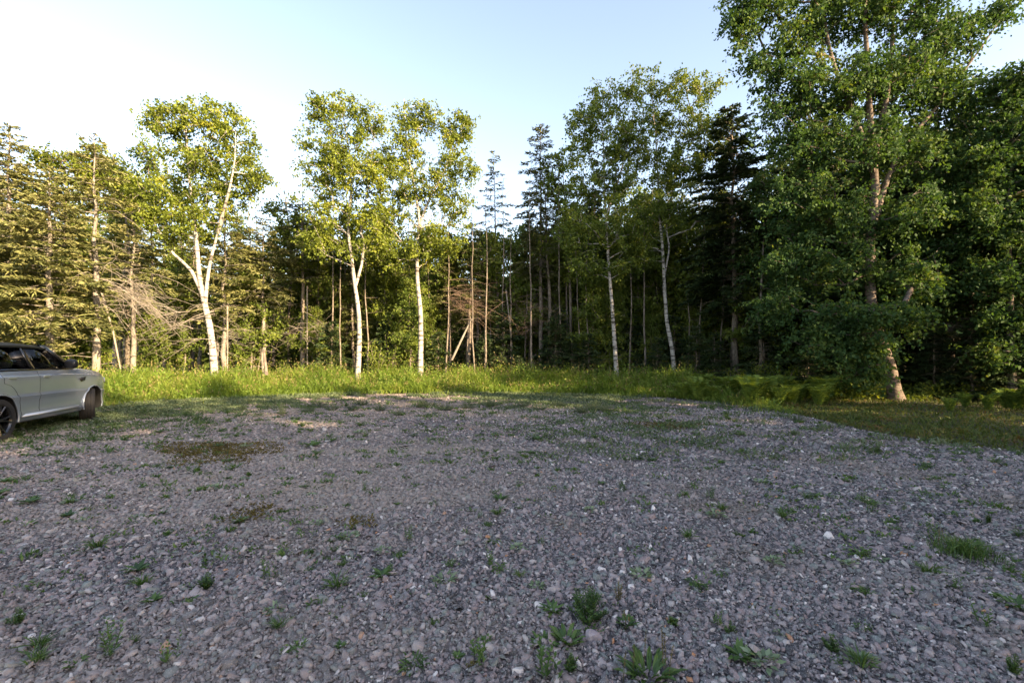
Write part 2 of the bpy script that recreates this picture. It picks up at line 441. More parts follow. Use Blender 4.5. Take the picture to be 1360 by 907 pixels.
EDGE_PX = [(20, 553), (70, 546), (130, 541), (200, 536), (300, 531), (400, 526), (500, 523), (600, 523), (700, 524), (800, 526), (880, 528), (950, 534), (1000, 541), (1050, 549), (1100, 561), (1150, 573), (1200, 582), (1250, 589), (1300, 594), (1360, 601)]
EDGE = [(-24, -6), (-22, 4), (-18, 9)]+[G(*p) for p in EDGE_PX]+[(10, 4), (12, -2), (12, -12)]
EDGE = np.array(EDGE)
def jag():
    p = []
    for i in range(len(EDGE)-1):
        a, b = EDGE[i], EDGE[i+1]; n = max(2, int(np.linalg.norm(b-a)/0.25))
        for t in np.linspace(0, 1, n, endpoint=False): p.append(a+(b-a)*t+RNG.normal(0, 0.06, 2))
    return np.array(p)
J = jag()
poly = np.vstack((J, [(12, -14), (-24, -14)]))
def inside(x, y, pl=EDGE):
    pl = np.vstack((pl, [(12, -14), (-24, -14)]))
    x = np.asarray(x, float); y = np.asarray(y, float); r = np.zeros(x.shape, bool); n = len(pl)
    for i in range(n):
        x1, y1 = pl[i]; x2, y2 = pl[(i+1) % n]
        c = ((y1 > y) != (y2 > y)) & (x < (x2-x1)*(y-y1)/(y2-y1+1e-12)+x1)
        r ^= c
    return r
def edge_dist(x, y):
    """distance to the far gravel edge polyline"""
    p = np.stack([np.asarray(x, float), np.asarray(y, float)], -1); best = np.full(len(p), 1e9)
    for i in range(len(EDGE)-1):
        a, b = EDGE[i], EDGE[i+1]; ab = b-a
        t = np.clip(((p-a)@ab)/(ab@ab), 0, 1); best = np.minimum(best, np.linalg.norm(p-a-t[:, None]*ab, axis=1))
    return best
gv = mesh_np('gravel_lot', np.c_[poly, np.full(len(poly), 0.004)], [len(poly)], np.arange(len(poly)), M['gravel'])
go = link('gravel_lot', gv); go['kind'] = 'structure'

def stones(dist, xs, radius, flat=0.36):
    n = len(dist); S = 6
    ang = np.arange(S)[None]*2*PI/S+RNG.normal(0, 0.22, (n, S))
    rad = radius[:, None]*(1+RNG.normal(0, 0.17, (n, S)))
    asp = 0.42+0.45*RNG.random((n, 1)); th = RNG.random(n)*PI
    x = np.cos(ang)*rad; y = np.sin(ang)*rad*asp
    t = radius[:, None]*flat*(0.6+0.8*RNG.random((n, 1)))
    k = 0.62+0.28*RNG.random((n, 1))
    top = np.stack([x*k+RNG.normal(0, .12, (n, 1))*radius[:, None], y*k, t+RNG.normal(0, 0.07, (n, S))*radius[:, None]], -1)
    bot = np.stack([x, y, -t*0.55+RNG.normal(0, 0.10, (n, S))*radius[:, None]], -1)
    v = np.concatenate([top, bot], 1)
    tx, ty = RNG.normal(0, 0.36, n), RNG.normal(0, 0.36, n)
    z = v[..., 2]+v[..., 0]*tx[:, None]+v[..., 1]*ty[:, None]
    X = v[..., 0]*np.cos(th)[:, None]-v[..., 1]*np.sin(th)[:, None]
    Yv = v[..., 0]*np.sin(th)[:, None]+v[..., 1]*np.cos(th)[:, None]
    z0 = 0.004+0.013*RNG.random(n)+radius*0.05
    V = np.stack([X+xs[:, None], Yv+dist[:, None], z+z0[:, None]], -1)
    return V, RNG.random(n)
def samp(n, d0, d1, pw):
    u = RNG.random(n); d = (d0**pw+u*(d1**pw-d0**pw))**(1/pw)
    x = (RNG.random(n)*2-1)*(1.22*d+0.9); return x, d
VV = []; RR = []
for n, d0, d1, med, sg in ((30000, 1.6, 4.2, .0065, .3), (46000, 1.6, 3.2, .0108, .45), (2200, 1.6, 3.6, .021, .25), (70000, 3.2, 6.5, .0128, .42), (2600, 3.4, 7.0, .024, .25), (64000, 6.5, 13, .020, .35), (14000, 12, 20, .026, .3)):
    x, d = samp(n, d0, d1, 2); ok = inside(x, d); x = x[ok]; d = d[ok]
    r = np.clip(med*np.exp(RNG.normal(0, sg, len(x))), .005, .062)
    V, q = stones(d, x, r); VV.append(V); RR.append(q)
V = np.concatenate(VV); q = np.concatenate(RR); n = len(V)
S = 6; base = (np.arange(n)*12)[:, None]
topf = base+np.arange(6)[None]
sidef = np.stack([base+6+np.arange(6)[None], base+6+(np.arange(6)[None]+1) % 6, base+(np.arange(6)[None]+1) % 6, base+np.arange(6)[None]], -1)
loops = np.concatenate([topf, sidef.reshape(n, 24)], 1).ravel()
fn = np.tile(np.array([6, 4, 4, 4, 4, 4, 4]), n)
me = mesh_np('gravel_stones', V.reshape(-1, 3), fn, loops, M['stone'], np.repeat(q, 7))
o = link('gravel', me); tag(o, 'loose purple grey slate chippings covering the open lot', 'gravel', kind='stuff')

# ------------------------------------------------------------------ grass, verge, ground cover
def blades(x, y, h, w, lean, lf, segs=2, z=0.0, rnd=None):
    k = len(x); b = np.stack([x, y, np.zeros(k)+z], 1)
    a = RNG.random(k)*2*PI; d = np.stack([np.cos(a), np.sin(a), np.zeros(k)], 1)
    up = np.array((0, 0, 1.0)); nn = unit(d+RNG.normal(0, .3, (k, 3)))
    r = RNG.random(k) if rnd is None else rnd
    dir1 = unit(up+d*lean[:, None]*0.4); lf.kites(b, dir1, nn, h*0.75, w, r)
    p = b+dir1*(h*0.42)[:, None]
    dir2 = unit(up*0.8+d*lean[:, None]*1.3); lf.kites(p, dir2, nn, h*0.62, w*0.8, r)
def outside_pts(n, x0, x1, y0, y1, far):
    x = x0+(x1-x0)*RNG.random(n); y = y0+(y1-y0)*RNG.random(n)
    ok = ~inside(x, y); x, y = x[ok], y[ok]; e = edge_dist(x, y); ok = (e < far); return x[ok], y[ok], e[ok]
lf = Leaves()
# tall meadow band behind the lot (left to ferns)
x, y, e = outside_pts(210000, -26, 11, 11.5, 26, 8.5)
ok = (x < 7.4+0.0*y) & ((y > 12.2)) & (np.random.default_rng(1).random(len(x)) < np.exp(-e/7.0))
x, y, e = x[ok], y[ok], e[ok]
xi = -22+30*RNG.random(60000); yi = 11.5+8*RNG.random(60000); ok = inside(xi, yi); xi, yi = xi[ok], yi[ok]; ei = edge_dist(xi, yi); ok = RNG.random(len(xi)) < np.exp(-ei/.35)*(.5+.5*np.sin(xi*1.9)); xi, yi, ei = xi[ok], yi[ok], ei[ok]
blades(xi, yi, .10+.25*RNG.random(len(xi)), .02+0*xi, .5+RNG.random(len(xi)), lf)
cl = np.sin(x*1.7+y*0.8)*0.5+np.sin(x*0.63-y*1.9+2)*0.5
h = (0.34+0.60*np.clip(e/1.8, 0, 1))*(0.5+0.75*RNG.random(len(x))**1.5)*(1+0.28*cl)
rr = np.clip(RNG.random(len(x))*0.6+0.25+0.18*np.sin(x*0.9+1)*np.cos(y*0.8), 0, 1)
blades(x, y, h, 0.022+0.016*RNG.random(len(x)), 0.3+0.7*RNG.random(len(x)), lf, rnd=rr)
# broad leaves in the meadow
k = 15000; i = RNG.choice(len(x), k); zz = h[i]*(0.35+0.65*RNG.random(k))
lf.kites(np.stack([x[i], y[i], zz], 1)+RNG.normal(0, 0.05, (k, 3)), unit(rdir(k)+np.array((0, 0, .5))), unit(rdir(k)+np.array((0, -.3, .8))), 0.11, 0.05)
for q in range(150):
    i0 = RNG.integers(len(x))
    if e[i0] < .8: continue
    kk = 110; H_ = .5+.6*RNG.random(); t = RNG.random(kk); rr_ = .12+.16*RNG.random()
    cc = np.stack([x[i0]+RNG.normal(0, rr_, kk), y[i0]+RNG.normal(0, rr_, kk), .1+H_*t], 1)
    lf.kites(cc, unit(rdir(kk)+np.array((0, 0, .5))), unit(rdir(kk)+np.array((0, -.3, .8))), .10+.05*RNG.random(kk), .045, np.full(kk, RNG.random()*.6+.1))
tag(link('grass', lf.build('grass', M['grass'])), 'tall green meadow grass between the gravel and the trees', 'grass', kind='stuff')
# goldenrod-like straw seed heads
lf = Leaves(); k = 2600; i = RNG.choice(len(x), k)
hh = h[i]*1.15
for f in (0.75, 0.85, 0.95, 1.05):
    lf.kites(np.stack([x[i], y[i], hh*f], 1)+RNG.normal(0, .02, (k, 3)), unit(rdir(k)+np.array((0, 0, 1.2))), rdir(k), 0.09, 0.03)
tag(link('grass_seed_heads', lf.build('seed', M['seed'])), 'straw coloured seed heads over the meadow grass', 'grass', kind='stuff')
# low mossy verge at the right
lf = Leaves()
x = 3+20*RNG.random(120000); y = 3+17*RNG.random(120000); ok = ~inside(x, y); x, y = x[ok], y[ok]
e = edge_dist(x, y); ok = (e < 8) & (RNG.random(len(x)) < np.exp(-e/5.5)); x, y, e = x[ok], y[ok], e[ok]
blades(x, y, 0.05+0.13*RNG.random(len(x))*(1+0.7*np.sin(x*2.1)*np.sin(y*2.7)), 0.014+0.02*RNG.random(len(x)), 0.5+RNG.random(len(x)), lf)
tag(link('verge_grass', lf.build('verge', M['verge'])), 'short mossy grass and brown litter beside the gravel at the big leaning birch', 'grass', kind='stuff')
# grey-green low plants over the far fringe of the lot
lf = Leaves(); k = 300000
x = -14+26*RNG.random(k); y = 6.5+12.5*RNG.random(k); ok = inside(x, y); x, y = x[ok], y[ok]; e = edge_dist(x, y)
cl = np.sin(x*2.3+1.3*np.sin(y*1.1))*np.cos(y*2.9+x*0.7)*0.5+0.5*np.sin(x*5.1+2)*np.sin(y*4.3+x)+0.45*np.sin(x*.55+.8)
fringe = 1.5*np.exp(-(e/2.9)**1.3)*np.where(x > 4.0, 0.35, 1.0)
left = 0.35*np.clip((-x-4.5)/5, 0, 1)*np.clip((y-6)/4, 0, 1)
ok = (RNG.random(len(x)) < 0.85*np.clip(0.95*fringe+left+0.06+0.5*(cl-0.42), 0, 1)*np.clip(e/0.3+.5, 0, 1)*(cl > -0.1))
x, y, e = x[ok], y[ok], e[ok]
blades(x, y, 0.035+0.16*RNG.random(len(x))*np.exp(-e/2.5)+0.03*RNG.random(len(x)), 0.020+0.018*RNG.random(len(x)), 0.5+RNG.random(len(x)), lf, z=0.01)
tag(link('ground_cover', lf.build('clover', M['clover'])), 'grey green clover and low weeds spreading over the far gravel', 'ground cover', kind='stuff')
# sprouts dotted over the whole lot
lf = Leaves(); k = 2200
Y_ = 2.6+12.5*RNG.random(k)**.8; x = (RNG.random(k)*2-1)*(1.15*Y_+.5); ok = inside(x, Y_) & (RNG.random(k) < .55+.45*np.sin(x*.9+1.5)*np.cos(Y_*.8)+np.clip(-x/18, 0, .4)); x, y = x[ok], Y_[ok]
for a_, b_ in zip(x, y):
    n_ = RNG.integers(5, 22); sp_ = .012+.05*RNG.random()**2
    f_ = 1+b_/9; blades(a_+RNG.normal(0, sp_, n_)*f_, b_+RNG.normal(0, sp_, n_), (.015+.05*RNG.random(n_)*RNG.random())*f_, (.006+.010*RNG.random(n_))*f_, .8+1.4*RNG.random(n_), lf, z=.012)
tag(link('sprouts', lf.build('sprouts', M['weed'])), 'scattered tiny green sprouts between the chippings', 'ground cover', kind='stuff')
# dry moss patches on gravel
def patch(label, px, py, wpx, hpx, dens, ang=0.0):
    cx, cy = G(px, py); d1 = G(px, py+hpx/2)[1]; d2 = G(px, py-hpx/2)[1]; ry = (d2-d1)/2; rx = wpx/2/F*cy
    k = int(dens*rx*ry*3.2); t = RNG.random(k)*2*PI; r = RNG.random(k)**.62*1.15*(1+0.25*np.sin(3*t+px)+0.15*np.sin(7*t))+RNG.normal(0, .07, k)
    x = rx*r*np.cos(t); y = ry*r*np.sin(t)+ang*x
    l = Leaves(); blades(x, y, 0.015+0.03*RNG.random(k), 0.012+0.012*RNG.random(k), 1+RNG.random(k), l, z=0.022)
    o = link('moss_patch', l.build('moss', M['moss'])); o.location = (cx, cy, 0); tag(o, label, 'moss', kind='stuff')
patch('long dry brown moss patch on the gravel in front of the car', 288, 600, 160, 22, 2000, -0.30)
patch('small rusty moss patch on the gravel below the long brown one', 335, 685, 60, 24, 1500)
patch('round orange moss patch on the open gravel left of centre', 475, 697, 44, 14, 1700)
patch('orange brown moss patch at the far gravel by the right verge', 880, 566, 90, 9, 1500)

# herbs and saplings covering the forest floor
lf = Leaves(); k = 90000; Y_ = 15.5+20*RNG.random(k)**1.4; x = (RNG.random(k)*2-1)*1.2*Y_; y = Y_
ok = ~inside(x, y); x, y = x[ok], y[ok]; e = edge_dist(x, y); ok = e > np.where(x > 7, 4.5, 3.0); x, y = x[ok], y[ok]; k = len(x)
hh = .10+.55*np.clip(.5+.5*np.sin(x*1.3+.6*y)*np.cos(y*1.1-x*.5)+.3*np.sin(x*3.1), .05, 1)
lf.kites(np.stack([x, y, hh*RNG.random(k)**.6+.02], 1), unit(rdir(k)+np.array((0, 0, .1))), unit(rdir(k)+np.array((0, -.2, .9))), .13*(.6+.8*RNG.random(k)), .075)
tag(link('undergrowth', lf.build('undergrowth', M['mid_leaf'])), 'low leafy undergrowth on the floor of the wood', 'undergrowth', kind='stuff')

# distant mass of woods
lf = Leaves(); k = 52000
a = -0.98+1.96*RNG.random(k); r = 54+26*RNG.random(k); x = r*np.tan(a)*0.95; y = r
top = 11.0+2.2*np.sin(x*0.35)+1.6*np.sin(x*0.93+1)+RNG.normal(0, .7, k)
z = RNG.random(k)*top
lf.kites(np.stack([x, y, z], 1), unit(rdir(k)-np.array((0, 0, .3))), unit(rdir(k)+np.array((0, -.5, .5))), 1.1, 0.8)
tag(link('distant_woods', lf.build('woods', M['mid_leaf'])), 'dark far off mass of woods closing the view between trunks', 'woods', kind='stuff')

# ------------------------------------------------------------------ trees at the edge
BB, GB, LB = M['birch_bark'], M['grey_bark'], M['lit_bark']
HERO = []   # (px, name used in labels)
px_tree('birch_tree', 19, [
    [(288, 497), (281, 450), (272, 405), (265, 372), (262, 320), (256, 270), (250, 205), (246, 150)],
    [(268, 388), (252, 355), (232, 338), (215, 312), (205, 298), (188, 262, .4), (172, 240, .6)],
    [(273, 400), (277, 360), (288, 312), (297, 285), (300, 245), (298, 215)],
    [(288, 312), (303, 290, -.4), (325, 240, -.8), (332, 190, -1)]],
    [(225, 162, 32, 26), (262, 148, 26, 18), (292, 165, 34, 34), (322, 195, 22, 36), (340, 235, 20, 26), (268, 215, 52, 38), (222, 255, 40, 34), (198, 285, 26, 24), (258, 292, 42, 26), (305, 255, 36, 34), (180, 245, 22, 22), (236, 315, 22, 14)],
    310, 84, .088, BB, M['birch_leaf'], .17, 'white birch forking into three limbs low down, behind the meadow nearest the car')
px_tree('birch_tree', 20.5, [
    [(474, 499), (478, 440), (474, 392), (468, 345), (463, 300), (468, 250), (464, 190), (452, 132)],
    [(474, 375), (482, 345), (484, 318), (480, 300), (490, 240), (497, 170)]],
    [(424, 145, 20, 22), (452, 148, 28, 26), (488, 170, 26, 34), (440, 190, 36, 34), (430, 232, 28, 32), (470, 228, 36, 36), (505, 232, 24, 36), (455, 285, 46, 28), (425, 318, 30, 26), (500, 300, 26, 30), (462, 330, 36, 16)],
    310, 84, .088, BB, M['birch_leaf'], .135, 'white birch with thin second stem splitting off halfway, left of the scarred thick one')
px_tree('birch_tree', 21.5, [
    [(558, 490), (559, 430), (555, 382), (553, 330), (556, 292), (549, 250), (540, 200), (536, 132)],
    [(555, 300), (566, 270), (590, 222), (616, 165)]],
    [(540, 145, 26, 24), (568, 158, 24, 26), (610, 172, 22, 26), (600, 215, 32, 28), (540, 200, 34, 34), (560, 250, 44, 30), (520, 280, 26, 34), (600, 268, 34, 26), (626, 232, 14, 16), (585, 310, 40, 24), (545, 335, 40, 22), (518, 335, 26, 22)],
    310, 84, .088, BB, M['birch_leaf'], .15, 'thick straight birch with brown scars, crown forked to the right, at the meadow edge')
px_tree('birch_tree', 21, [
    [(820, 494), (815, 440), (811, 385), (807, 330), (803, 262), (801, 200), (799, 140)],
    [(803, 290), (820, 240), (838, 170), (842, 120)]],
    [(792, 142, 24, 26), (825, 128, 24, 22), (770, 180, 20, 30), (812, 185, 38, 32), (842, 180, 20, 36), (775, 240, 34, 34), (822, 245, 34, 36), (795, 300, 48, 30), (838, 315, 26, 34), (758, 300, 24, 34), (800, 352, 44, 22)],
    320, 84, .088, BB, M['mid_leaf'], .12, 'slim white birch curving slightly left with black marks, alone before dark woods right of centre')
px_tree('birch_tree', 21.5, [
    [(896, 497), (893, 470), (886, 430), (884, 400), (880, 340), (875, 280), (872, 205), (864, 112)],
    [(892, 460, .3), (890, 410, .5), (897, 360, .5), (893, 320, .5), (905, 240, .4), (920, 140, .2)]],
    [(862, 112, 28, 20), (898, 120, 30, 24), (934, 118, 24, 20), (880, 160, 40, 30), (925, 172, 34, 30), (862, 215, 28, 34), (900, 225, 38, 34), (945, 215, 22, 34), (958, 165, 20, 22), (955, 280, 22, 28), (868, 275, 30, 28), (905, 285, 26, 26), (855, 330, 24, 24)],
    320, 84, .088, BB, M['mid_leaf'], .12, 'bright white twin birch with crooked stem beside the black spruce, stems close together')
# big birch at the right
px_tree('birch_tree', 15.5, [
    [(1191, 531), (1184, 500), (1172, 460), (1160, 420), (1156, 380), (1156, 320), (1162, 250), (1156, 170), (1150, 60), (1146, -60), (1140, -150)],
    [(1159, 240), (1128, 150), (1106, 95), (1094, 30), (1086, -60), (1080, -120)],
    [(1160, 215), (1178, 130), (1184, 60), (1192, -50), (1200, -130)],
    [(1158, 300), (1190, 210), (1245, 140), (1300, 70), (1345, 5)]],
    [(1000, 10, 42, 30), (985, 55, 26, 16), (1040, 60, 40, 34), (1090, 20, 50, 36), (1150, 10, 56, 40), (1215, 20, 46, 40), (1280, 40, 34, 26), (1325, 8, 26, 18),
     (1060, 120, 42, 34), (1120, 110, 56, 40), (1190, 110, 56, 40), (1250, 130, 40, 30), (1060, 190, 40, 36), (1130, 190, 56, 40), (1200, 200, 56, 40), (1262, 215, 30, 30),
     (1060, 265, 44, 36), (1120, 280, 56, 40), (1190, 285, 56, 40), (1050, 340, 40, 34), (1120, 355, 56, 36), (1195, 365, 46, 36), (1075, 420, 44, 26, -1), (1130, 430, 50, 24, -1.2), (1175, 415, 26, 16, -1.0),
     (1100, 475, 40, 16, -1.2), (1060, 450, 34, 20, -1.0), (1098, 503, 36, 12, -1.4), (1110, 455, 36, 16, -1.4), (1225, 385, 26, 14), (1300, 150, 40, 30), (1240, 60, 50, 40), (1020, 90, 34, 24), (985, 20, 26, 20), (1250, 280, 36, 34), (1030, 400, 34, 24), (1010, 150, 24, 22), (1240, 340, 34, 26), (1090, -60, 60, 60), (1180, -70, 60, 60), (1140, -140, 60, 50), (1240, -40, 40, 40), (1030, -40, 40, 40)],
    1150, 112, .088, M['old_bark'], M['near_leaf'], .21, 'big leafy birch with leaning scarred trunk beside the right end of the gravel', depthk=1.05, twig=0.55, droop=0.5)

def put_conifer(name, px, Y, ms, label, rz=None, sc=1.0, group=None):
    b = P(px, 0, Y); e = empty(name, (b[0], Y, 0), RNG.random()*6.28 if rz is None else rz, sc)
    tag(e, label, 'tree', group); link('trunk', ms[0], e); link('crown', ms[1], e); return e
SP, WS, FI = M['spruce_leaf'], M['sunlit_spruce'], M['fir_leaf']
def hgt(py, Y): return CH+(HY-py)/F*Y
put_conifer('spruce_tree', 662, 25, conifer(hgt(205, 25), .10, hgt(322, 25), 1.25, GB, SP, step=.34, nb=4, shape=.75, droop=.15, dens=.75, gap=.25, lean=(-.25, 0), dead_from=3, deadlen=.7), 'thin spruce with bare pole trunk and tiny top, alone against the sky at centre', 0)
put_conifer('spruce_tree', 718, 24, conifer(hgt(165, 24), .13, hgt(370, 24), 1.75, GB, SP, step=.34, nb=5, shape=.6, droop=.4, dens=.9, gap=.12, dead_from=2.5), 'tall pointed spruce beside its near twin trunk, highest conifer at centre', 0)
put_conifer('spruce_tree', 734, 23.6, conifer(hgt(215, 23.6), .13, hgt(360, 23.6), 1.5, GB, SP, step=.34, nb=5, shape=.7, droop=.4, dens=.85, gap=.15, lean=(-.5, 0), dead_from=2), 'spruce with leaning grey trunk just right of the tallest central spruce', 0)
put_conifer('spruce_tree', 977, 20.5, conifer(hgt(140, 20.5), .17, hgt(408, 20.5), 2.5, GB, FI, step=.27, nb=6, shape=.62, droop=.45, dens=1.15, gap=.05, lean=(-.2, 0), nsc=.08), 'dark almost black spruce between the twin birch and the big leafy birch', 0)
# left side
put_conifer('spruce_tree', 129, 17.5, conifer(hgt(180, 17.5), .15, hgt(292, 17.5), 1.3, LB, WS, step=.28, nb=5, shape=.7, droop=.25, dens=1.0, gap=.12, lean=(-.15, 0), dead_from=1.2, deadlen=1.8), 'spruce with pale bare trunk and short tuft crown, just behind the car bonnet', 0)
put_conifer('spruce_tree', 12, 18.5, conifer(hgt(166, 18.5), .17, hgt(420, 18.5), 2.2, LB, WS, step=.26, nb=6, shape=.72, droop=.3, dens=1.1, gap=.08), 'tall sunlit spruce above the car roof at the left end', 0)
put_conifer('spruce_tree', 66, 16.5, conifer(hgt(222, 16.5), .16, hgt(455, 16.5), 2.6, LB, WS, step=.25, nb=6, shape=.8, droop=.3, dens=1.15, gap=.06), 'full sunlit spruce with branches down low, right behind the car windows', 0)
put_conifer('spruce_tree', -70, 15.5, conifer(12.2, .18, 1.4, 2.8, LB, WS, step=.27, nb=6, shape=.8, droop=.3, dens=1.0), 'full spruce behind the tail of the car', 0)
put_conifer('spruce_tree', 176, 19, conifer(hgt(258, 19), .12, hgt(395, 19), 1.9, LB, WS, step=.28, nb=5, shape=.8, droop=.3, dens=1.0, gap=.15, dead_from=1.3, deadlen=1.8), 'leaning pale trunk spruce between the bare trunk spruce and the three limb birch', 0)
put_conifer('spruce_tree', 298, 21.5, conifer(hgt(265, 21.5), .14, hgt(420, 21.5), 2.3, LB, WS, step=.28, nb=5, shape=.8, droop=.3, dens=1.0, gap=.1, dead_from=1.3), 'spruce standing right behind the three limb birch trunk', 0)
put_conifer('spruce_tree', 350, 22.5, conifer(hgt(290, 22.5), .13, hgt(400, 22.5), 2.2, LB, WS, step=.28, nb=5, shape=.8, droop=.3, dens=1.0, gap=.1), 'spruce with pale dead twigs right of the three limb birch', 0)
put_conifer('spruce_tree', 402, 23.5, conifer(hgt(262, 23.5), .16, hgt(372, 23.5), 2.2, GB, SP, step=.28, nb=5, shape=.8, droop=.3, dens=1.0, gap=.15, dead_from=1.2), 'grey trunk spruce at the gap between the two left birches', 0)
# leafy trees in the left wood
px_tree('leafy_tree', 20, [[(84, 492), (86, 420), (84, 340), (86, 260), (84, 200)]],
    [(70, 215, 30, 22), (100, 225, 34, 26), (60, 255, 28, 24), (130, 232, 22, 20)], 80, 62, .10, GB, M['birch_leaf'], .13, 'yellow green leafy crown rising between the two sunlit left spruces')
px_tree('leafy_tree', 20.5, [[(168, 492), (170, 420), (172, 340), (165, 270), (150, 205)]],
    [(130, 215, 28, 28), (160, 245, 34, 30), (118, 260, 20, 24)], 80, 58, .10, GB, M['birch_leaf'], .12, 'yellow leaved tree behind the top of the bare trunk spruce')
px_tree('leafy_tree', 23.5, [[(205, 492), (203, 400), (200, 300), (196, 210)]],
    [(195, 210, 22, 26), (205, 245, 28, 26), (180, 262, 22, 22), (350, 232, 10, 10)], 60, 58, .11, GB, M['mid_leaf'], .12, 'green leafy tree peeking over the left shoulder of the three limb birch')
px_tree('leafy_tree', 25, [[(385, 492), (384, 420), (388, 340), (380, 270), (378, 250)]],
    [(378, 280, 24, 24), (395, 310, 26, 24), (365, 320, 22, 22)], 60, 58, .12, GB, M['mid_leaf'], .12, 'low leafy tree under the sky gap left of the second birch')
px_tree('leafy_tree', 24, [[(516, 490), (514, 430), (508, 350), (505, 300)]],
    [(510, 330, 28, 34), (490, 370, 22, 26), (528, 375, 26, 24), (512, 405, 22, 18)], 80, 58, .11, GB, M['birch_leaf'], .07, 'slender leafy sapling between the split stem birch and the scarred birch')
px_tree('leafy_tree', 24, [[(620, 490), (622, 440), (626, 380), (630, 330)]],
    [(615, 335, 26, 20), (645, 345, 30, 20), (600, 365, 24, 18), (655, 325, 18, 14)], 80, 58, .11, GB, M['mid_leaf'], .10, 'low green leafy tree left of the thin bare pole spruce')
px_tree('leafy_tree', 23.5, [[(757, 490), (757, 400), (752, 320), (748, 240), (745, 200)]],
    [(745, 215, 18, 20), (742, 250, 22, 26), (755, 290, 22, 28), (738, 330, 20, 28), (765, 350, 22, 26)], 95, 60, .11, GB, M['mid_leaf'], .11, 'green leafy tree squeezed between the central spruces and the slim white birch')
px_tree('leafy_tree', 24.5, [[(850, 490), (850, 420), (846, 350), (850, 280)]],
    [(850, 290, 30, 34), (835, 350, 26, 26), (868, 360, 26, 28), (848, 400, 30, 22)], 100, 60, .11, GB, M['mid_leaf'], .11, 'leafy tree filling the gap between the slim birch and the twin birch')
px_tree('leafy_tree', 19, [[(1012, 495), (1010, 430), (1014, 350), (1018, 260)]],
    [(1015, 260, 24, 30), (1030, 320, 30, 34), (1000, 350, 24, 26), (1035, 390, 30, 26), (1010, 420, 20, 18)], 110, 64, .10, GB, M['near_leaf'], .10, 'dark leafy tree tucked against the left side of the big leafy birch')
px_tree('birch_tree', 21.5, [[(1034, 490), (1034, 440), (1032, 380), (1036, 300), (1030, 220)], ],
    [(1030, 230, 24, 30), (1040, 290, 26, 30)], 60, 62, .10, BB, M['near_leaf'], .13, 'pale speckled birch trunk seen behind the left edge of the big leafy birch')
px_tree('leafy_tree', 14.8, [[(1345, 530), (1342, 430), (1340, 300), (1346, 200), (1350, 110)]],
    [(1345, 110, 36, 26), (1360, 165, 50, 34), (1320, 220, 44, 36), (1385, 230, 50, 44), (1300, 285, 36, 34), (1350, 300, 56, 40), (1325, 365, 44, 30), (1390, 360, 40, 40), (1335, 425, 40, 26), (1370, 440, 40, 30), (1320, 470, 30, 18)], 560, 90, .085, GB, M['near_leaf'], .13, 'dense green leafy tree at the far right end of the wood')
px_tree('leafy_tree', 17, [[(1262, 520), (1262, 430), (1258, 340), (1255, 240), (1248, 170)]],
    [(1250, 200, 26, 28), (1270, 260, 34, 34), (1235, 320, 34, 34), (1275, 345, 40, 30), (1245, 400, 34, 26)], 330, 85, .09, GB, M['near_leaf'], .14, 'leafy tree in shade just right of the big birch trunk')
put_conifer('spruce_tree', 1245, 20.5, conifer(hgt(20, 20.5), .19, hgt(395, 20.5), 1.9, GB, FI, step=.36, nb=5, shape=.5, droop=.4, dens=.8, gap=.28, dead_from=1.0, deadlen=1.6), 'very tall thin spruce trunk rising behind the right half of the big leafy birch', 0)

# ------------------------------------------------------------------ woods behind: prototypes
def proto_mesh(kind):
    if kind == 'a': return conifer(12.5, .14, 5.6, 1.9, GB, SP, step=.34, nb=5, shape=.7, dens=.8, gap=.15, nsc=.075)
    if kind == 'b': return conifer(13.5, .15, 7.2, 1.6, GB, SP, step=.36, nb=5, shape=.7, dens=.8, gap=.2, nsc=.075)
    if kind == 'c': return conifer(11.5, .14, 2.6, 2.3, GB, SP, step=.34, nb=5, shape=.75, dens=.8, gap=.1, nsc=.08)
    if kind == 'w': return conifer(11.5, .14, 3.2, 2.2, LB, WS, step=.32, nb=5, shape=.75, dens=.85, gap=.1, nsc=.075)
    if kind == 'f': return conifer(3.4, .05, .25, 1.15, GB, FI, step=.17, nb=6, shape=.85, dens=1.1, gap=.05, dead_from=9)
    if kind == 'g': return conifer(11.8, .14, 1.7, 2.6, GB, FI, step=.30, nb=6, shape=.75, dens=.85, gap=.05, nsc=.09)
    if kind == 'd':
        t = [np.array([(0, 0, -.1), (.1, 0, 3), (-.1, .1, 6.5), (.1, 0, 11.5)])]
        b = [((0, 0, 10.6), (1.3, 1.3, 1.5)), ((.7, .3, 8.6), (1.5, 1.5, 1.3)), ((-.8, -.2, 7.8), (1.4, 1.4, 1.3)), ((.2, 0, 6.2), (1.7, 1.7, 1.1))]
        return broadleaf(t, b, 100, 56, .12, GB, M['mid_leaf'], .11)
    if kind == 'h':
        t = [np.array([(0, 0, -.1), (.2, 0, 2), (-.1, .1, 4.5), (.1, 0, 7.2)])]
        b = [((0, 0, 6.6), (.9, .9, 1.0)), ((.5, .3, 5.2), (1.2, 1.2, 1.0)), ((-.7, -.2, 4.2), (1.2, 1.2, .9)), ((.5, 0, 3.1), (1.3, 1.3, .8)), ((-.3, .2, 2.1), (1.2, 1.2, .7))]
        return broadleaf(t, b, 130, 63, .11, GB, M['mid_leaf'], .06)
    if kind == 'e':
        t = [np.array([(0, 0, -.1), (.15, 0, 3), (.3, .1, 6.5), (.1, 0, 11)])]
        b = [((0, 0, 10.2), (1.2, 1.2, 1.4)), ((.7, .3, 8.2), (1.3, 1.3, 1.2)), ((-.6, -.2, 7.0), (1.2, 1.2, 1.1))]
        return broadleaf(t, b, 80, 56, .12, BB, M['birch_leaf'], .10)
PM = {k: proto_mesh(k) for k in 'abcwfgdeh'}
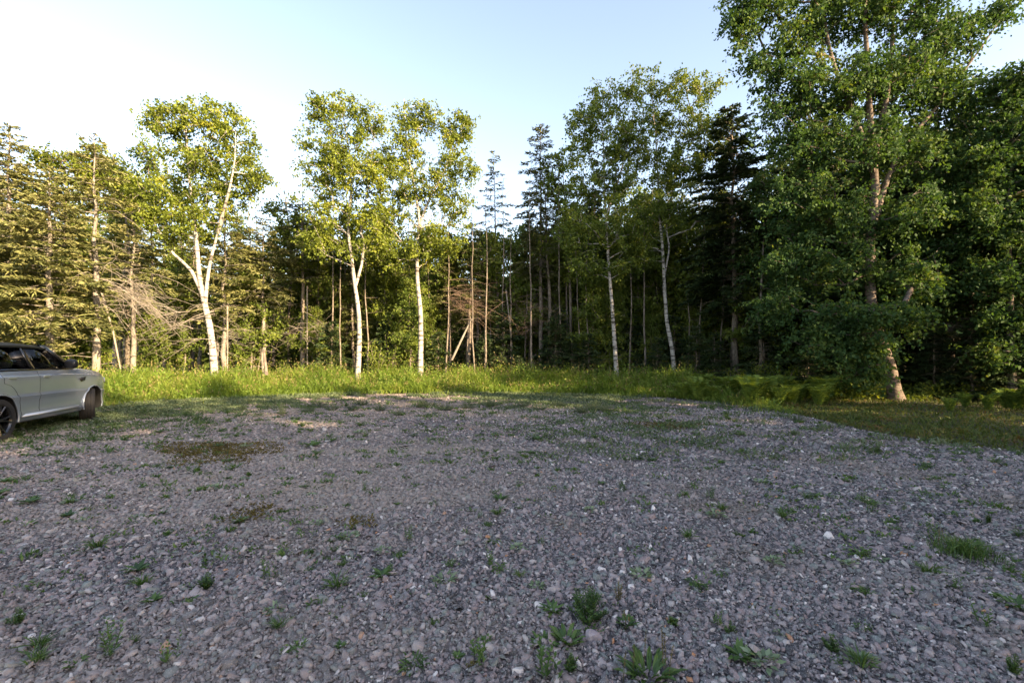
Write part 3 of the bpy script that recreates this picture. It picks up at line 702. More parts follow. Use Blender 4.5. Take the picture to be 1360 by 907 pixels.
ZONES = [(-400, 100, 'behind the car'), (100, 215, 'left of three limb birch'), (215, 385, 'behind the three limb birch'), (385, 515, 'behind split stem birch'),
         (515, 625, 'behind the scarred birch'), (625, 705, 'near the thin pole spruce'), (705, 785, 'behind the tallest central spruce'), (785, 860, 'behind the slim curving birch'),
         (860, 935, 'behind the twin birch'), (935, 1060, 'behind the black spruce'), (1060, 1215, 'behind the big leafy birch'), (1215, 1800, 'in the shade at the right end')]
KN = {'a': ('spruce_tree', 'grey spruce'), 'b': ('spruce_tree', 'high crowned spruce'), 'c': ('spruce_tree', 'bushy spruce'), 'w': ('spruce_tree', 'warm lit spruce'), 'f': ('young_fir', 'young dark fir'),
      'g': ('spruce_tree', 'dark low branched spruce'), 'd': ('leafy_tree', 'thin leafy tree'), 'e': ('birch_tree', 'slender pale birch'), 'h': ('leafy_sapling', 'low leafy sapling')}
ORD = ['leftmost', 'second from left', 'third from left', 'fourth from left', 'fifth from left', 'sixth from left', 'seventh from left', 'eighth from left', 'ninth from left', 'tenth from left']
spec = []
rg = np.random.default_rng(77)
def far_ok(x, y, lst, dmin):
    return all((x-a)**2+(y-b)**2 > dmin*dmin for a, b, *_ in lst)
# rows of woods
for (y0, y1, n, dm) in ((23.5, 28, 44, 1.15), (28, 35, 48, 1.7), (35, 50, 50, 2.4)):
    tries = 0; got = 0
    while got < n and tries < 6000:
        tries += 1
        Y = y0+(y1-y0)*rg.random(); px = -70+1500*rg.random(); x = (px-CX)/F*Y
        if not far_ok(x, Y, spec, dm): continue
        r = rg.random()
        if px < 420: k = 'w' if r < .5 else 'a' if r < .75 else 'd' if r < .85 else 'e'
        elif px < 720: k = 'a' if r < .28 else 'b' if r < .5 else 'd' if r < .72 else 'e' if r < .84 else 'c'
        elif px < 950: k = 'd' if r < .32 else 'b' if r < .5 else 'c' if r < .72 else 'e' if r < .8 else 'g'
        else: k = 'g' if r < .5 else 'c' if r < .75 else 'b' if r < .9 else 'd'
        top = np.interp(px, [-100, 120, 200, 330, 380, 410, 560, 620, 660, 700, 760, 900, 960, 1000, 1100, 1400], [205, 210, 250, 262, 268, 255, 262, 282, 300, 272, 250, 200, 225, 230, 150, 140])
        hh = hgt(top+12+50*rg.random(), Y)
        H0 = {'a': 12.5, 'b': 13.5, 'c': 11.5, 'w': 11.5, 'g': 11.8, 'd': 12, 'e': 11.5}[k]
        spec.append((x, Y, k, px, min(1.45, max(.6, hh/H0)))); got += 1
# wood on the right, ahead and beside the lot
for (px, Y, k, s) in ((1085, 19.5, 'g', 1.1), (1215, 18.5, 'g', .95), (1290, 17, 'c', .95), (1335, 21, 'g', 1.2), (1390, 16, 'g', 1.0), (1300, 19.5, 'g', 1.15), (1440, 14.5, 'c', 1.1), (1160, 20.5, 'g', 1.15), (1420, 20, 'g', 1.2), (1500, 17, 'g', 1.2), (1050, 22, 'g', 1.0)):
    spec.append(((px-CX)/F*Y, Y, k, px, s))
# understory firs
for i in range(46):
    px = 330+1120*rg.random(); Y = (21.8 if px < 1000 else 16.8)+4.5*rg.random()
    if px > 1120 and Y < 17.5: Y += 1
    spec.append(((px-CX)/F*Y, Y, 'f', px, .45+.75*rg.random()))
for (px, Y, s) in ((1240, 16.6, .9), (1290, 15.6, .8), (1345, 15.0, .95), (1130, 17.6, .9), (1080, 17.4, .8), (1395, 14.5, 1.1), (1265, 17.5, 1.2), (1325, 17.2, 1.3), (950, 20.2, .75), (925, 20.8, .85), (870, 21.6, .7), (690, 21.6, .45), (665, 22, .5)):
    spec.append(((px-CX)/F*Y, Y, 'f', px, s))
for i in range(28):
    for _ in range(60):
        px = (400+170*rg.random()) if i < 14 else (775+180*rg.random()); Y = 22.3+4.5*rg.random(); x = (px-CX)/F*Y
        if far_ok(x, Y, spec, .8): break
    spec.append((x, Y, 'h', px, .45+.5*rg.random()))
for px, Y, s_ in ((590, 25.5, 1.15), (640, 26, 1.2), (672, 25, 1.1), (700, 26.2, 1.25), (735, 25.6, 1.15), (770, 26, 1.3), (815, 25.4, 1.2), (870, 25, 1.3), (905, 24.5, 1.25), (935, 24, 1.3), (430, 25, 1.2), (465, 26, 1.2), (340, 24.5, 1.0), (205, 21, .7), (240, 22, .8), (330, 22.5, .8), (60, 19, .9), (110, 20, .9), (975, 22.5, 1.0), (1010, 20, .8), (1060, 20.5, .9), (1210, 19.5, 1.0), (1275, 19, 1.1), (1330, 18.5, 1.1)):
    spec.append(((px-CX)/F*Y, Y, 'h', px, s_))
keyed = {}
for s_ in spec:
    z = next((w for a, b, w in ZONES if a <= s_[3] < b), ZONES[-1][2] if s_[3] > 0 else ZONES[0][2])
    row = '' if s_[2] == 'f' else ('deep ' if s_[1] > 30 else '')
    keyed.setdefault((s_[2], z, row), []).append(s_)
for (k, z, row), lst in keyed.items():
    lst.sort(key=lambda q: q[3])
    for i, (x, Y, _, px, s) in enumerate(lst):
        nm, desc = KN[k]
        e = empty(nm, (x, Y, 0), rg.random()*6.28, (s*(.9+.2*rg.random()), s*(.9+.2*rg.random()), s))
        e.rotation_euler[0] = rg.normal(0, .015); e.rotation_euler[1] = rg.normal(0, .015)
        o = (ORD[min(i, 9)]+' ') if len(lst) > 1 else ''
        tag(e, '%s%s%s %s' % (o, desc, ' deep' if row else ('' if k == 'f' else ' near'), z), 'tree', 'firs under the trees' if k == 'f' else 'trees of the wood')
        link('trunk', PM[k][0], e); link('crown', PM[k][1], e)

# wood along the right side of the lot, reaching past the camera (it shades the gravel)
SIDE = [(17.5, 9.5, 'g', .9), (16.5, 6.5, 'd', .82), (17.0, 3.5, 'g', .85), (15.0, 1.2, 'g', .78), (15.2, 4.8, 'g', .8), (18.5, .5, 'c', .85), (15.2, -1.6, 'g', .86), (20.5, 5, 'g', .95), (21.5, 0, 'g', .95)]
for q_ in range(10): SIDE.append((15.0+.5*math.sin(q_*2.3), -3.6-2.3*q_, 'gcg'[q_ % 3], (1.34 if q_ > 1 else 1.12)+.05*math.sin(q_*1.7)))
for q_ in range(9): SIDE.append((18.0+.6*math.sin(q_*1.3), -4.8-2.5*q_, 'gdg'[q_ % 3], 1.12 if q_ < 2 else 1.3))
for q_ in range(11): SIDE.append((21.2+.5*math.sin(q_*1.9), -3.5-2.5*q_, 'ggc'[q_ % 3], 1.18))
SIDE += [(16.6, -.6, 'd', .8), (16.8, -3.2, 'h', 1.2), (16.4, -6.2, 'h', 1.3), (16.6, -9.4, 'h', 1.3), (16.4, -12.8, 'h', 1.3)]
SIDE += [(12.5, -26, 'g', 1.1), (9, -27.5, 'g', 1.1), (5, -30, 'c', 1.1)]
for i, (x, Y, k, s) in enumerate(SIDE):
    nm, desc = KN[k]
    e = empty(nm, (x, Y, 0), rg.random()*6.28, s)
    tag(e, '%s right of the lot beyond the frame, %s going back' % (desc, (['first', 'second', 'third', 'fourth', 'fifth', 'sixth', 'seventh', 'eighth', 'ninth', 'tenth', 'eleventh', 'twelfth', 'thirteenth', 'fourteenth', 'fifteenth', 'sixteenth', 'seventeenth', 'eighteenth', 'nineteenth', 'twentieth']*3)[i]+['', ' more', ' farther'][i//20]), 'tree', 'trees beside the lot')
    link('trunk', PM[k][0], e); link('crown', PM[k][1], e)

# ------------------------------------------------------------------ dead wood
def dead_brush(name, label, px, py, Y, n, Lr, az0, azs, mat, down=0.35, up=0.25, r=.02, trunk=None):
    b = P(px, py, Y); tb = Tubes()
    for i in range(n):
        L = Lr*(0.4+0.6*RNG.random()); az = az0+azs*RNG.normal(); el = up+0.25*RNG.normal()
        h = np.array((math.cos(az), 0.6*math.sin(az), 0)); o = np.array((RNG.normal(0, .25), RNG.normal(0, .5), RNG.normal(0, .45)))
        if b[2]+o[2] < .1: o[2] = .1-b[2]
        pts = [o+h*L*t+np.array((0, 0, L*(el*t-down*t**2.0))) for t in (0, .25, .5, .75, 1)]
        pts = [np.array((p[0]+RNG.normal(0, .03), p[1], max(p[2], .03-b[2]))) for p in pts]
        tb.add(pts, np.array([1, .8, .6, .4, .15])*r*(.5+.6*RNG.random()), 4)
        for _ in range(5):
            q = RNG.integers(1, 4); s0 = pts[q]; s1 = s0+unit(h+RNG.normal(0, .5, 3)+np.array((0, 0, -.15)))*L*(.12+.25*RNG.random())
            tb.add([s0, (s0+s1)/2+RNG.normal(0, .03, 3), s1], [r*.35, r*.25, r*.1], 3)
    if trunk is not None: tb.add([np.array(t)-b for t in trunk], np.linspace(r*3.2, r*1.8, len(trunk)), 6)
    o = link(name, tb.build(name, mat)); o.location = tuple(b); tag(o, label, 'dead tree'); return o
dead_brush('dead_tree', 'sun bleached dead spruce spreading long drooping bare branches left of the three limb birch', 150, 385, 17.6, 50, 3.1, -.25, .5, M['dead_wood'], .50, .02, .015, [P(118, 330, 17.6), P(134, 385, 17.6), P(150, 440, 17.6), P(160, 490, 17.6)])
dead_brush('dead_tree', 'pale dead branch fan curving down at the foot of the three limb birch', 262, 432, 18.2, 16, 2.5, PI, .35, M['dead_wood'], .42, .05, .020)
dead_brush('dead_tree', 'tangle of bare grey twigs right of the three limb birch trunk', 300, 440, 20.3, 24, 1.6, 0.1, .7, M['dead_wood'], .3, .1, .014, [P(302, 400, 20.4), P(302, 495, 20.4)])
dead_brush('dead_tree', 'reddish brown dead brush in the gap between scarred birch and pole spruce', 600, 400, 22.8, 56, 2.8, .1, .7, M['red_wood'], .34, .10, .010)
dead_brush('dead_tree', 'brown dead twigs round the trunks of the tallest central spruces', 690, 420, 23.3, 46, 2.2, .2, 1.4, M['red_wood'], .3, .15, .012)
dead_brush('dead_tree', 'grey dead twigs at the foot of the woods between the two left birches', 408, 440, 23, 34, 1.9, .3, 1.6, M['dead_wood'], .3, .15, .012, [P(408, 380, 23), P(408, 490, 23)])
dead_brush('dead_tree', 'dark bare branches in the shade right of the leaning birch trunk', 1285, 430, 16.8, 30, 2.8, 2.9, .7, M['grey_bark'], .25, .1, .014, [P(1290, 380, 16.8), P(1288, 500, 16.8)])
def log(name, label, pts, r, mat, cat):
    tb = Tubes(); pts = np.array(pts); b = pts[0].copy(); tb.add(smooth_path(pts-b, 10), r*(1-.35*np.linspace(0, 1, 10)), 8)
    o = link(name, tb.build(name, mat)); o.location = tuple(b); tag(o, label, cat)
log('tree_snag', 'broken pale trunk leaning right at the dark foot of the reddish brush', [P(600, 478, 22.4), P(611, 455, 22.4), P(626, 424, 22.6)], .06, LB, 'dead trunk')
log('tree_snag', 'short bare broken stub standing in the meadow between the two left birches', [P(354, 498, 19), P(352, 480, 19), P(350, 462, 19)], .075, GB, 'dead trunk')
log('tree_snag', 'thin forked looking bare pole leaning beside the pole spruce', [P(682, 490, 23), P(678, 440, 23), P(672, 385, 23)], .045, LB, 'dead trunk')
log('fallen_log', 'mossy fallen log at the foot of the big leaning birch', [P(1212, 536, 14.6), P(1250, 541, 14.2), P(1290, 546, 13.8)], .07, M['old_bark'], 'log')
# thin poles in the dark woods
poles = [(592, 22.6, .05, 330, 'left of the leaning broken trunk'), (632, 22.3, .045, 350, 'right of the leaning broken trunk'), (646, 22.4, .06, 320, 'between broken trunk and pole spruce'), (678, 22.8, .045, 340, 'midway from pole spruce to tallest spruce'), (706, 22.2, .06, 300, 'in front left of the tallest spruce'), (745, 22.5, .055, 310, 'right of the leaning grey spruce'), (770, 22.6, .045, 330, 'halfway to the slim curving birch'), (786, 22.4, .05, 360, 'second left of the slim curving birch'), (835, 22.3, .05, 340, 'right of the slim curving birch'), (858, 22.3, .06, 320, 'midway between slim and twin birches'), (930, 21.4, .05, 350, 'left of the black spruce'), (955, 21.2, .045, 370, 'touching the black spruce on its left'), (545, 23, .05, 330, 'touching the scarred birch on its left'), (440, 22.6, .055, 330, 'second left of the split stem birch'), (425, 24, .04, 380, 'left of the split stem birch'), (452, 22, .04, 330, 'touching the left of the split stem birch'), (489, 22.5, .055, 365, 'just right of the split stem birch'), (505, 25, .05, 350, 'midway between the split stem and scarred birches'), (527, 24, .07, 340, 'left of the scarred birch'), (576, 24, .05, 370, 'just right of the scarred birch'), (584, 25, .05, 360, 'second right of the scarred birch'), (654, 24.5, .04, 400, 'left of the pole spruce'), (668, 23.5, .05, 330, 'right of the pole spruce'), (697, 24.5, .06, 350, 'left of the tallest central spruce'), (726, 25, .05, 330, 'between the central spruce trunks'), (756, 24, .08, 340, 'left of the slim curving birch'), (800, 24, .07, 350, 'hugging the left of the slim curving birch'), (914, 22, .06, 420, 'right of the twin birch'), (1002, 22, .05, 400, 'right of the black spruce'), (1016, 22, .05, 390, 'second right of the black spruce'), (324, 23, .05, 330, 'right of the three limb birch'), (336, 24, .05, 340, 'second right of the three limb birch'), (424, 25, .08, 350, 'in the gap left of the split stem birch')]
for i, (px, Y, r, py, w) in enumerate(poles):
    l = RNG.normal(0, 4); tb = Tubes(); a, b_ = P(px, 0, Y), P(px+l, py-60-45*RNG.random(), Y); a[2] = -.05
    p = smooth_path([a-a, (b_-a)*.5+RNG.normal(0, .05, 3), b_-a], 12); p[1:-1, :2] += np.cumsum(RNG.normal(0, .03, (10, 2)), axis=0); tb.add(p, r*(1-.88*np.linspace(0, 1, 12)), 6)
    for _ in range(20):
        s0 = p[RNG.integers(3, 12)]; s1 = s0+rdir(1, .3)[0]*(.3+.5*RNG.random()); tb.add([s0, s1], [.008, .003], 3)
    o = link('tree_pole', tb.build('pole', GB)); o.location = tuple(a)
    tag(o, 'bare dead pole trunk '+w, 'dead trunk', 'bare poles in the woods')

# ------------------------------------------------------------------ shrubs, ferns
def shrub_mesh(h, w, n, ls, mat, stemc=9):
    tb = Tubes(); lf = Leaves()
    for i in range(stemc):
        a = RNG.random()*2*PI; q = w*.5*RNG.random()**.5; hh = h*(.65+.45*RNG.random())
        e = np.array((math.cos(a)*q, math.sin(a)*q, hh)); m = e*np.array((.35, .35, .55)); pts = [np.array((0, 0, -.02))+RNG.normal(0, .04, 3)*np.array((1, 1, 0)), m, e]
        tb.add(pts, [.012, .008, .003], 4)
        k = n//stemc; t = .2+.8*RNG.random((k, 1))
        c = (1-t)**2*pts[0]+2*t*(1-t)*m+t*t*e+RNG.normal(0, .09*w+.02, (k, 3))*np.array((1, 1, .7)); c[:, 2] = np.maximum(c[:, 2], .03)
        lf.kites(c, unit(rdir(k)+np.array((0, 0, -.1))), unit(rdir(k)+np.array((0, 0, .9))), ls*(.7+.6*RNG.random(k)), ls*.6, None, .1)
    return tb.build('stems', M['grey_bark']), lf.build('leaves', mat)
def fern_mesh(R, n=11):
    lf = Leaves(); tb = Tubes()
    for i in range(n):
        a = i*2*PI/n+RNG.normal(0, .2); L = R*(.75+.4*RNG.random()); h = np.array((math.cos(a), math.sin(a), 0)); s = np.array((-h[1], h[0], 0))
        t = np.linspace(0, 1, 22)[:, None]; lean = .32+.25*RNG.random()
        p = h*L*lean*t**1.6+np.array((0, 0, 1))*L*(1.0*t-.38*t**3.2)
        tb.add(p[::4], np.linspace(.006, .002, len(p[::4])), 3)
        tt = t[2:, 0]; pl = .24*L*np.sin(np.clip(tt, 0, 1)*PI*.93+.12)**.8*(1.15-.5*tt)
        tg = unit(np.gradient(p, axis=0))[2:]
        for sg in (-1, 1):
            d = unit(s*sg+tg*.35+RNG.normal(0, .05, tg.shape)-np.array((0, 0, .15)))
            lf.kites(p[2:], d, unit(np.cross(tg, s)*-1+RNG.normal(0, .15, tg.shape)), pl, .024*R/.6, None, .1)
    return tb.build('stalks', M['fern']), lf.build('fronds', M['fern'])
SH = [shrub_mesh(1.2, 1.1, 900, .085, M['bush_leaf']), shrub_mesh(1.7, 1.2, 900, .09, M['mid_leaf']), shrub_mesh(.8, 1.2, 700, .08, M['bush_leaf'])]
shr = [(292, 18.3, 0, .62, 'bright yellow green bush at the foot of the three limb birch'), (318, 18.8, 1, .62, 'leafy bush right beside the three limb birch foot'), (215, 17.6, 2, .9, 'low bush below the bleached dead branches'),
       (180, 17.2, 2, .8, 'low green bush at the leaning pale trunk'), (235, 17.2, 0, .55, 'small bush left of the three limb birch foot'), (150, 16.8, 1, .5, 'bush beside the car front under the bare trunk spruce'), (412, 20.5, 0, .9, 'wide green bush in the gap left of the split stem birch'),
       (440, 21.5, 1, .8, 'upright bush just left of the split stem birch'), (500, 21.8, 1, 1.2, 'light leaved thicket right of the split stem birch'), (520, 22.3, 1, 1.4, 'tall light green sapling bush between the split stem and scarred birches'), (540, 22.0, 2, 1.0, 'low bush left of the scarred birch foot'),
       (582, 22.2, 2, 1.0, 'dark green bush right of the scarred birch foot'), (640, 22, 2, .9, 'low bush under the pole spruce'), (690, 22.3, 2, .8, 'low bush at the tallest spruce foot'), (722, 20.6, 2, 1.0, 'left half of the leafy mound in front of the central spruces'),
       (752, 20.3, 2, 1.1, 'middle of the leafy mound behind the meadow right of centre'), (785, 20.5, 2, 1.0, 'right end of the leafy mound beside the slim curving birch'), (846, 20.8, 2, .7, 'low bush right of the slim curving birch'), (942, 20, 1, .6, 'bush in front of the black spruce'),
       (1012, 18.2, 1, .7, 'dark bush at the left foot of the big leafy birch crown'), (372, 21, 1, .7, 'bush right of the short broken stub'), (60, 16, 0, .8, 'bush seen through the car window'), (470, 19.6, 0, .4, 'tiny bush at the split stem birch foot')]
shr += [(165, 18.2, 0, .8, 'bush between the bare trunk spruce and the bleached brush'), (195, 18.6, 1, .6, 'upright bush under the bleached brush'), (250, 18.8, 2, 1.1, 'broad low bush just left of the three limb birch'), (335, 19.6, 2, 1.1, 'broad low bush between three limb birch and short stub'),
        (388, 19.6, 2, 1.0, 'low bush right of the short stub'), (100, 17.2, 1, .8, 'tall bush behind the car bonnet'), (30, 16.5, 1, .9, 'tall bush behind the car roof'), (455, 22, 2, .9, 'low bush behind the split stem birch on its left'), (610, 22, 0, .7, 'bush at the foot of the leaning broken trunk'), (300, 17.2, 0, .6, 'second yellow green bush in front of the three limb birch')]
shr += [(668, 21.6, 0, .9, 'bush in front of the pole spruce'), (705, 21.5, 1, .7, 'upright bush before the tallest central spruce'), (800, 21.6, 0, .7, 'bush at the foot of the slim curving birch'), (870, 20.8, 0, .8, 'bush left of the twin birch foot'), (915, 20.3, 1, .7, 'upright bush right of the twin birch foot'), (972, 18.6, 0, .8, 'bush before the black spruce trunk'), (1040, 17.2, 0, .9, 'wide dark bush left under the big leafy birch')]
for px, Y, k, s, lb in shr:
    e = empty('shrub', ((px-CX)/F*Y, Y, 0), RNG.random()*6, s); tag(e, lb, 'shrub', 'bushes at the wood edge')
    link('stems', SH[k][0], e); link('leaves', SH[k][1], e)
FM = [fern_mesh(1.0, 11), fern_mesh(.85, 9), fern_mesh(1.1, 13)]
fk = {}
for i in range(58):
    if i < 42: px = 905+215*RNG.random(); Y = 15.4+3.2*RNG.random() if px < 985 else 13.6+3.4*RNG.random(); w = 'in the fern bank left of the big leafy birch'
    elif i < 54: px = 1255+130*RNG.random(); Y = 12.2+2.6*RNG.random(); w = 'in the right end ferns'
    else: px = 700+150*RNG.random(); Y = 19.8; w = 'by the leafy mound right of centre'
    row = 'front' if Y < (15.6 if i < 42 else 13.4) else 'rear'
    fk.setdefault((w, row), []).append((px, Y))
NUM = ['first', 'second', 'third', 'fourth', 'fifth', 'sixth', 'seventh', 'eighth', 'ninth', 'tenth', 'eleventh', 'twelfth', 'thirteenth', 'fourteenth', 'fifteenth', 'sixteenth', 'seventeenth', 'eighteenth', 'nineteenth', 'twentieth']
for (w, row), l in fk.items():
    l.sort()
    for i, (px, Y) in enumerate(l):
        e = empty('fern', ((px-CX)/F*Y, Y, 0), RNG.random()*6, .5+.75*RNG.random()); k = RNG.integers(3)
        nn = NUM[i] if i < 20 else ('twenty '+NUM[i-20])
        tag(e, '%s %s fern %s' % (nn, row, w), 'fern', 'ferns at the wood edge'); link('stalks', FM[k][0], e); link('fronds', FM[k][1], e)

# ------------------------------------------------------------------ weeds growing through the gravel
def weed_mesh(kind, R=1.0):
    lf = Leaves()
    if kind == 'tuft':
        k = 40; a = RNG.random(k)*2*PI; q = .03*RNG.random(k); blades(np.cos(a)*q, np.sin(a)*q, .05+.07*RNG.random(k), .007, .8+1.2*RNG.random(k), lf)
        return lf.build('weed', M['weed'])
    if kind == 'sprig':
        k = 70; t = RNG.random((k, 1)); a = RNG.integers(0, 7, k)*.9; d = np.stack([np.cos(a), np.sin(a), np.zeros(k)], 1)
        c = d*t*.06+np.array((0, 0, .006))+np.array((0, 0, .05))*t*RNG.random((k, 1))+RNG.normal(0, .006, (k, 3)); c[:, 2] = np.abs(c[:, 2])+.008
        lf.kites(c, unit(d+rdir(k)*.8+np.array((0, 0, .35))), unit(rdir(k)*.6+np.array((0, 0, 1))), .026, .013, None, .1)
        return lf.build('weed', M['weed'])
    if kind == 'rosette':
        k = 16; a = np.arange(k)*2.4; d = unit(np.stack([np.cos(a), np.sin(a), .25+.5*RNG.random(k)], 1))
        lf.kites(np.zeros((k, 3))+(0, 0, .01), d, unit(np.stack([-d[:, 0]*.5, -d[:, 1]*.5, np.ones(k)], 1)), .06+.05*RNG.random(k), .028, None, .15)
        return lf.build('weed', M['weed'])
    if kind == 'pale':
        k = 36; a = RNG.random(k)*6.28; q = .05*RNG.random(k)**.5; c = np.stack([np.cos(a)*q, np.sin(a)*q, .012+.02*RNG.random(k)], 1)
        lf.kites(c, unit(np.stack([np.cos(a), np.sin(a), .3+.4*RNG.random(k)], 1)+RNG.normal(0, .3, (k, 3))), unit(rdir(k)*.5+np.array((0, 0, 1))), .04, .02, None, .1)
        return lf.build('weed', M['pale_weed'])
    if kind == 'stem':
        for s in range(4):
            b = RNG.normal(0, .018, 3)*np.array((1, 1, 0)); H = .10+.09*RNG.random(); k = 16; t = np.linspace(.1, 1, k)[:, None]; ln = RNG.normal(0, .2, 2)
            c = b+np.concatenate([ln*H*t, H*t], 1); a = np.arange(k)*2.4
            lf.kites(c, unit(np.stack([np.cos(a), np.sin(a), .7+0*a], 1)), unit(rdir(k)*.4+np.array((0, 0, 1))), .035*(1.15-.7*t[:, 0]), .012)
            lf.kites(np.array([b]), unit(np.array([[ln[0], ln[1], 1.0]])), rdir(1), H, .006)
        return lf.build('weed', M['weed'])
WK = ['tuft', 'sprig', 'rosette', 'pale', 'stem']
WM = {k: [weed_mesh(k) for _ in range(3)] for k in WK}
WD = {'tuft': 'little grass tuft', 'sprig': 'tiny spreading green weed', 'rosette': 'small broad leaved weed', 'pale': 'small pale grey green weed', 'stem': 'small upright leafy weed'}
wl = {}
cnt = 0; tries = 0
while cnt < 292 and tries < 9000:
    tries += 1
    px = 1360*RNG.random(); py = 548+355*RNG.random()**1.95
    x, Y = G(px, py)
    if not inside(np.array([x]), np.array([Y]))[0]: continue
    dens = .55+.45*math.sin(px*.012+1)*math.sin(py*.03); dens *= 1.0 if py < 700 else .55
    if RNG.random() > dens or (px < 150 and py < 600): continue
    k = WK[RNG.choice(5, p=[.2, .38, .12, .15, .15])]
    zn = ('left' if px < 450 else 'middle' if px < 900 else 'right')
    rw = ('far' if py < 600 else 'mid distance' if py < 700 else 'near')
    s = (.4+.75*RNG.random()**1.5)*(1.5 if py < 600 else 1.0)
    wl.setdefault((k, zn, rw), []).append((px, x, Y, s)); cnt += 1
for (k, zn, rw), l in wl.items():
    for px, x, Y, s in l:
        o = link('weed', WM[k][RNG.integers(3)]); o.location = (x, Y, .008); o.rotation_euler = (0, 0, RNG.random()*6.28); o.scale = (s*1.15, s*1.15, s)
        tag(o, '%s among stones in the %s %s part of the lot' % (WD[k], rw, zn), 'weed', '%ss on the %s %s gravel' % (WD[k], rw, zn))

def clump(name, label, px, py, parts, cat='weed'):
    x, Y = G(px, py); e = empty(name, (x, Y, 0), 0, .82); tag(e, label, cat)
    for nm, me in parts: link(nm, me, e)
    return e
def bushy(R, H, n, ls, mat, asp=.35):
    tb = Tubes(); lf = Leaves()
    for i in range(n):
        a = RNG.random()*6.28; q = R*RNG.random()**.6; hh = H*(1-.45*(q/R)**2)*(.6+.5*RNG.random()); b = np.array((math.cos(a)*q*.35, math.sin(a)*q*.35, 0)); e = np.array((math.cos(a)*q, math.sin(a)*q, hh))
        m = (b+e)/2+np.array((0, 0, hh*.18)); tb.add([b, m, e], [.0022, .0017, .001], 3)
        k = 26; t = np.linspace(.12, 1.02, k)[:, None]; c = (1-t)**2*b+2*t*(1-t)*m+t*t*e; aa = np.arange(k)*2.4
        lf.kites(c, unit(np.stack([np.cos(aa), np.sin(aa), .55+.3*RNG.random(k)], 1)), unit(rdir(k)*.5+np.array((0, 0, 1))), ls*(.7+.5*RNG.random(k))*(1.1-.5*t[:, 0]), ls*asp, None, .15)
    return tb.build('stems', mat), lf.build('leaves', mat)
def grassy(R, H, n, w=.006, mat=None):
    lf = Leaves(); a = RNG.random(n)*6.28; q = R*RNG.random(n)**.7; blades(np.cos(a)*q, np.sin(a)*q, H*(.5+.6*RNG.random(n)), w, .5+1.2*RNG.random(n), lf); return lf.build('blades', mat or M['weed'])
def broad(n, L, W, up, mat, R=.03):
    lf = Leaves(); a = np.arange(n)*2.4+RNG.normal(0, .2, n); u = up*(.4+RNG.random(n))
    d = unit(np.stack([np.cos(a), np.sin(a), u], 1)); c = np.stack([np.cos(a)*R*RNG.random(n), np.sin(a)*R*RNG.random(n), .008+0*a], 1); nn = unit(np.stack([-d[:, 0]*u, -d[:, 1]*u, np.ones(n)], 1)); l = L*(.6+.6*RNG.random(n))
    side = unit(np.cross(d, nn)); b = []
    # leaf as two halves folded along the midrib, tip drooping
    for sg in (-1, 1):
        m1 = c+d*(l*.35)[:, None]+side*sg*W*.5+nn*W*.12; m2 = c+d*(l*.72)[:, None]+side*sg*W*.42+nn*W*.08; tip = c+d*l[:, None]-np.array((0, 0, .14))*l[:, None]; mid = c+d*(l*.55)[:, None]-nn*W*.06
        lf.v.append(np.stack([c, m1, m2, mid], 1)); lf.r.append(np.linspace(.2, .9, n)); lf.v.append(np.stack([mid, m2, tip, tip-d*.001], 1)); lf.r.append(np.linspace(.2, .9, n))
    return lf.build('leaves', mat)
def stalks(n, H, R, mat, head=.05, lean=.12):
    tb = Tubes(); lf = Leaves()
    for i in range(n):
        b = RNG.normal(0, R, 3)*np.array((1, 1, 0)); e = b+np.array((RNG.normal(0, lean)*H, RNG.normal(0, lean)*H, H*(.65+.5*RNG.random()))); tb.add([b, (b+e)/2+RNG.normal(0, .006, 3), e], [.0022, .0018, .0012], 4)
        k = 34; t = 1-RNG.random((k, 1))*head/H; lf.kites(b+(e-b)*t+RNG.normal(0, .0015, (k, 3)), unit(rdir(k)+np.array((0, 0, .8))), rdir(k), .010, .005)
    return tb.build('stalks', mat), lf.build('seed_heads', mat)
W_, PW = M['weed'], M['pale_weed']
s, l = bushy(.15, .24, 46, .030, W_); clump('weed_clump', 'largest dark green bushy weed with many thin stems in the foreground', 780, 826, [('stems', s), ('leaves', l)])
clump('weed_clump', 'broad leaved weed directly below the largest bushy weed, left of the pale stone', 752, 856, [('leaves', broad(30, .12, .030, .9, W_, .05))])
clump('weed_clump', 'bright toothed weed sprawling left of the pale stone', 722, 856, [('leaves', broad(26, .10, .020, .5, W_, .05))])
s, l = bushy(.05, .10, 14, .024, W_); clump('weed_clump', 'small leafy weed straight below the pale stone', 758, 892, [('stems', s), ('leaves', l)])
s2, h2 = stalks(2, .13, .01, M['seed'], .05); clump('plantain', 'plantain with thick leaves right of the largest bushy weed', 831, 832, [('leaves', broad(18, .085, .030, .7, W_)), ('stalks', s2), ('seed_heads', h2)], 'plantain')
s, l = bushy(.045, .06, 16, .024, W_); clump('weed_clump', 'bright green compact weed above the tall seed stalk', 893, 831, [('stems', s), ('leaves', l)])
s2, h2 = stalks(7, .24, .07, M['seed'], .10, .08); clump('plantain', 'wide plantain clump with tall brown seed stalks at the bottom edge', 862, 902, [('leaves', broad(46, .13, .026, 1.0, W_, .10)), ('stalks', s2), ('seed_heads', h2)], 'plantain')
s, l = bushy(.035, .2, 5, .022, M['seed']); clump('weed_clump', 'thin straggly weed with yellowish stems above the plantain with thick leaves', 822, 800, [('stems', s), ('leaves', l)])
clump('weed_clump', 'low ferny green weed at the bottom left of centre', 548, 886, [('leaves', broad(34, .085, .012, .5, W_, .05)), ('blades', grassy(.08, .05, 60, .005))])
clump('weed_clump', 'small yellowing weed right of the low ferny weed at the bottom', 627, 888, [('blades', grassy(.04, .05, 50, .006, M['moss'])), ('leaves', broad(10, .04, .014, .6, W_))])
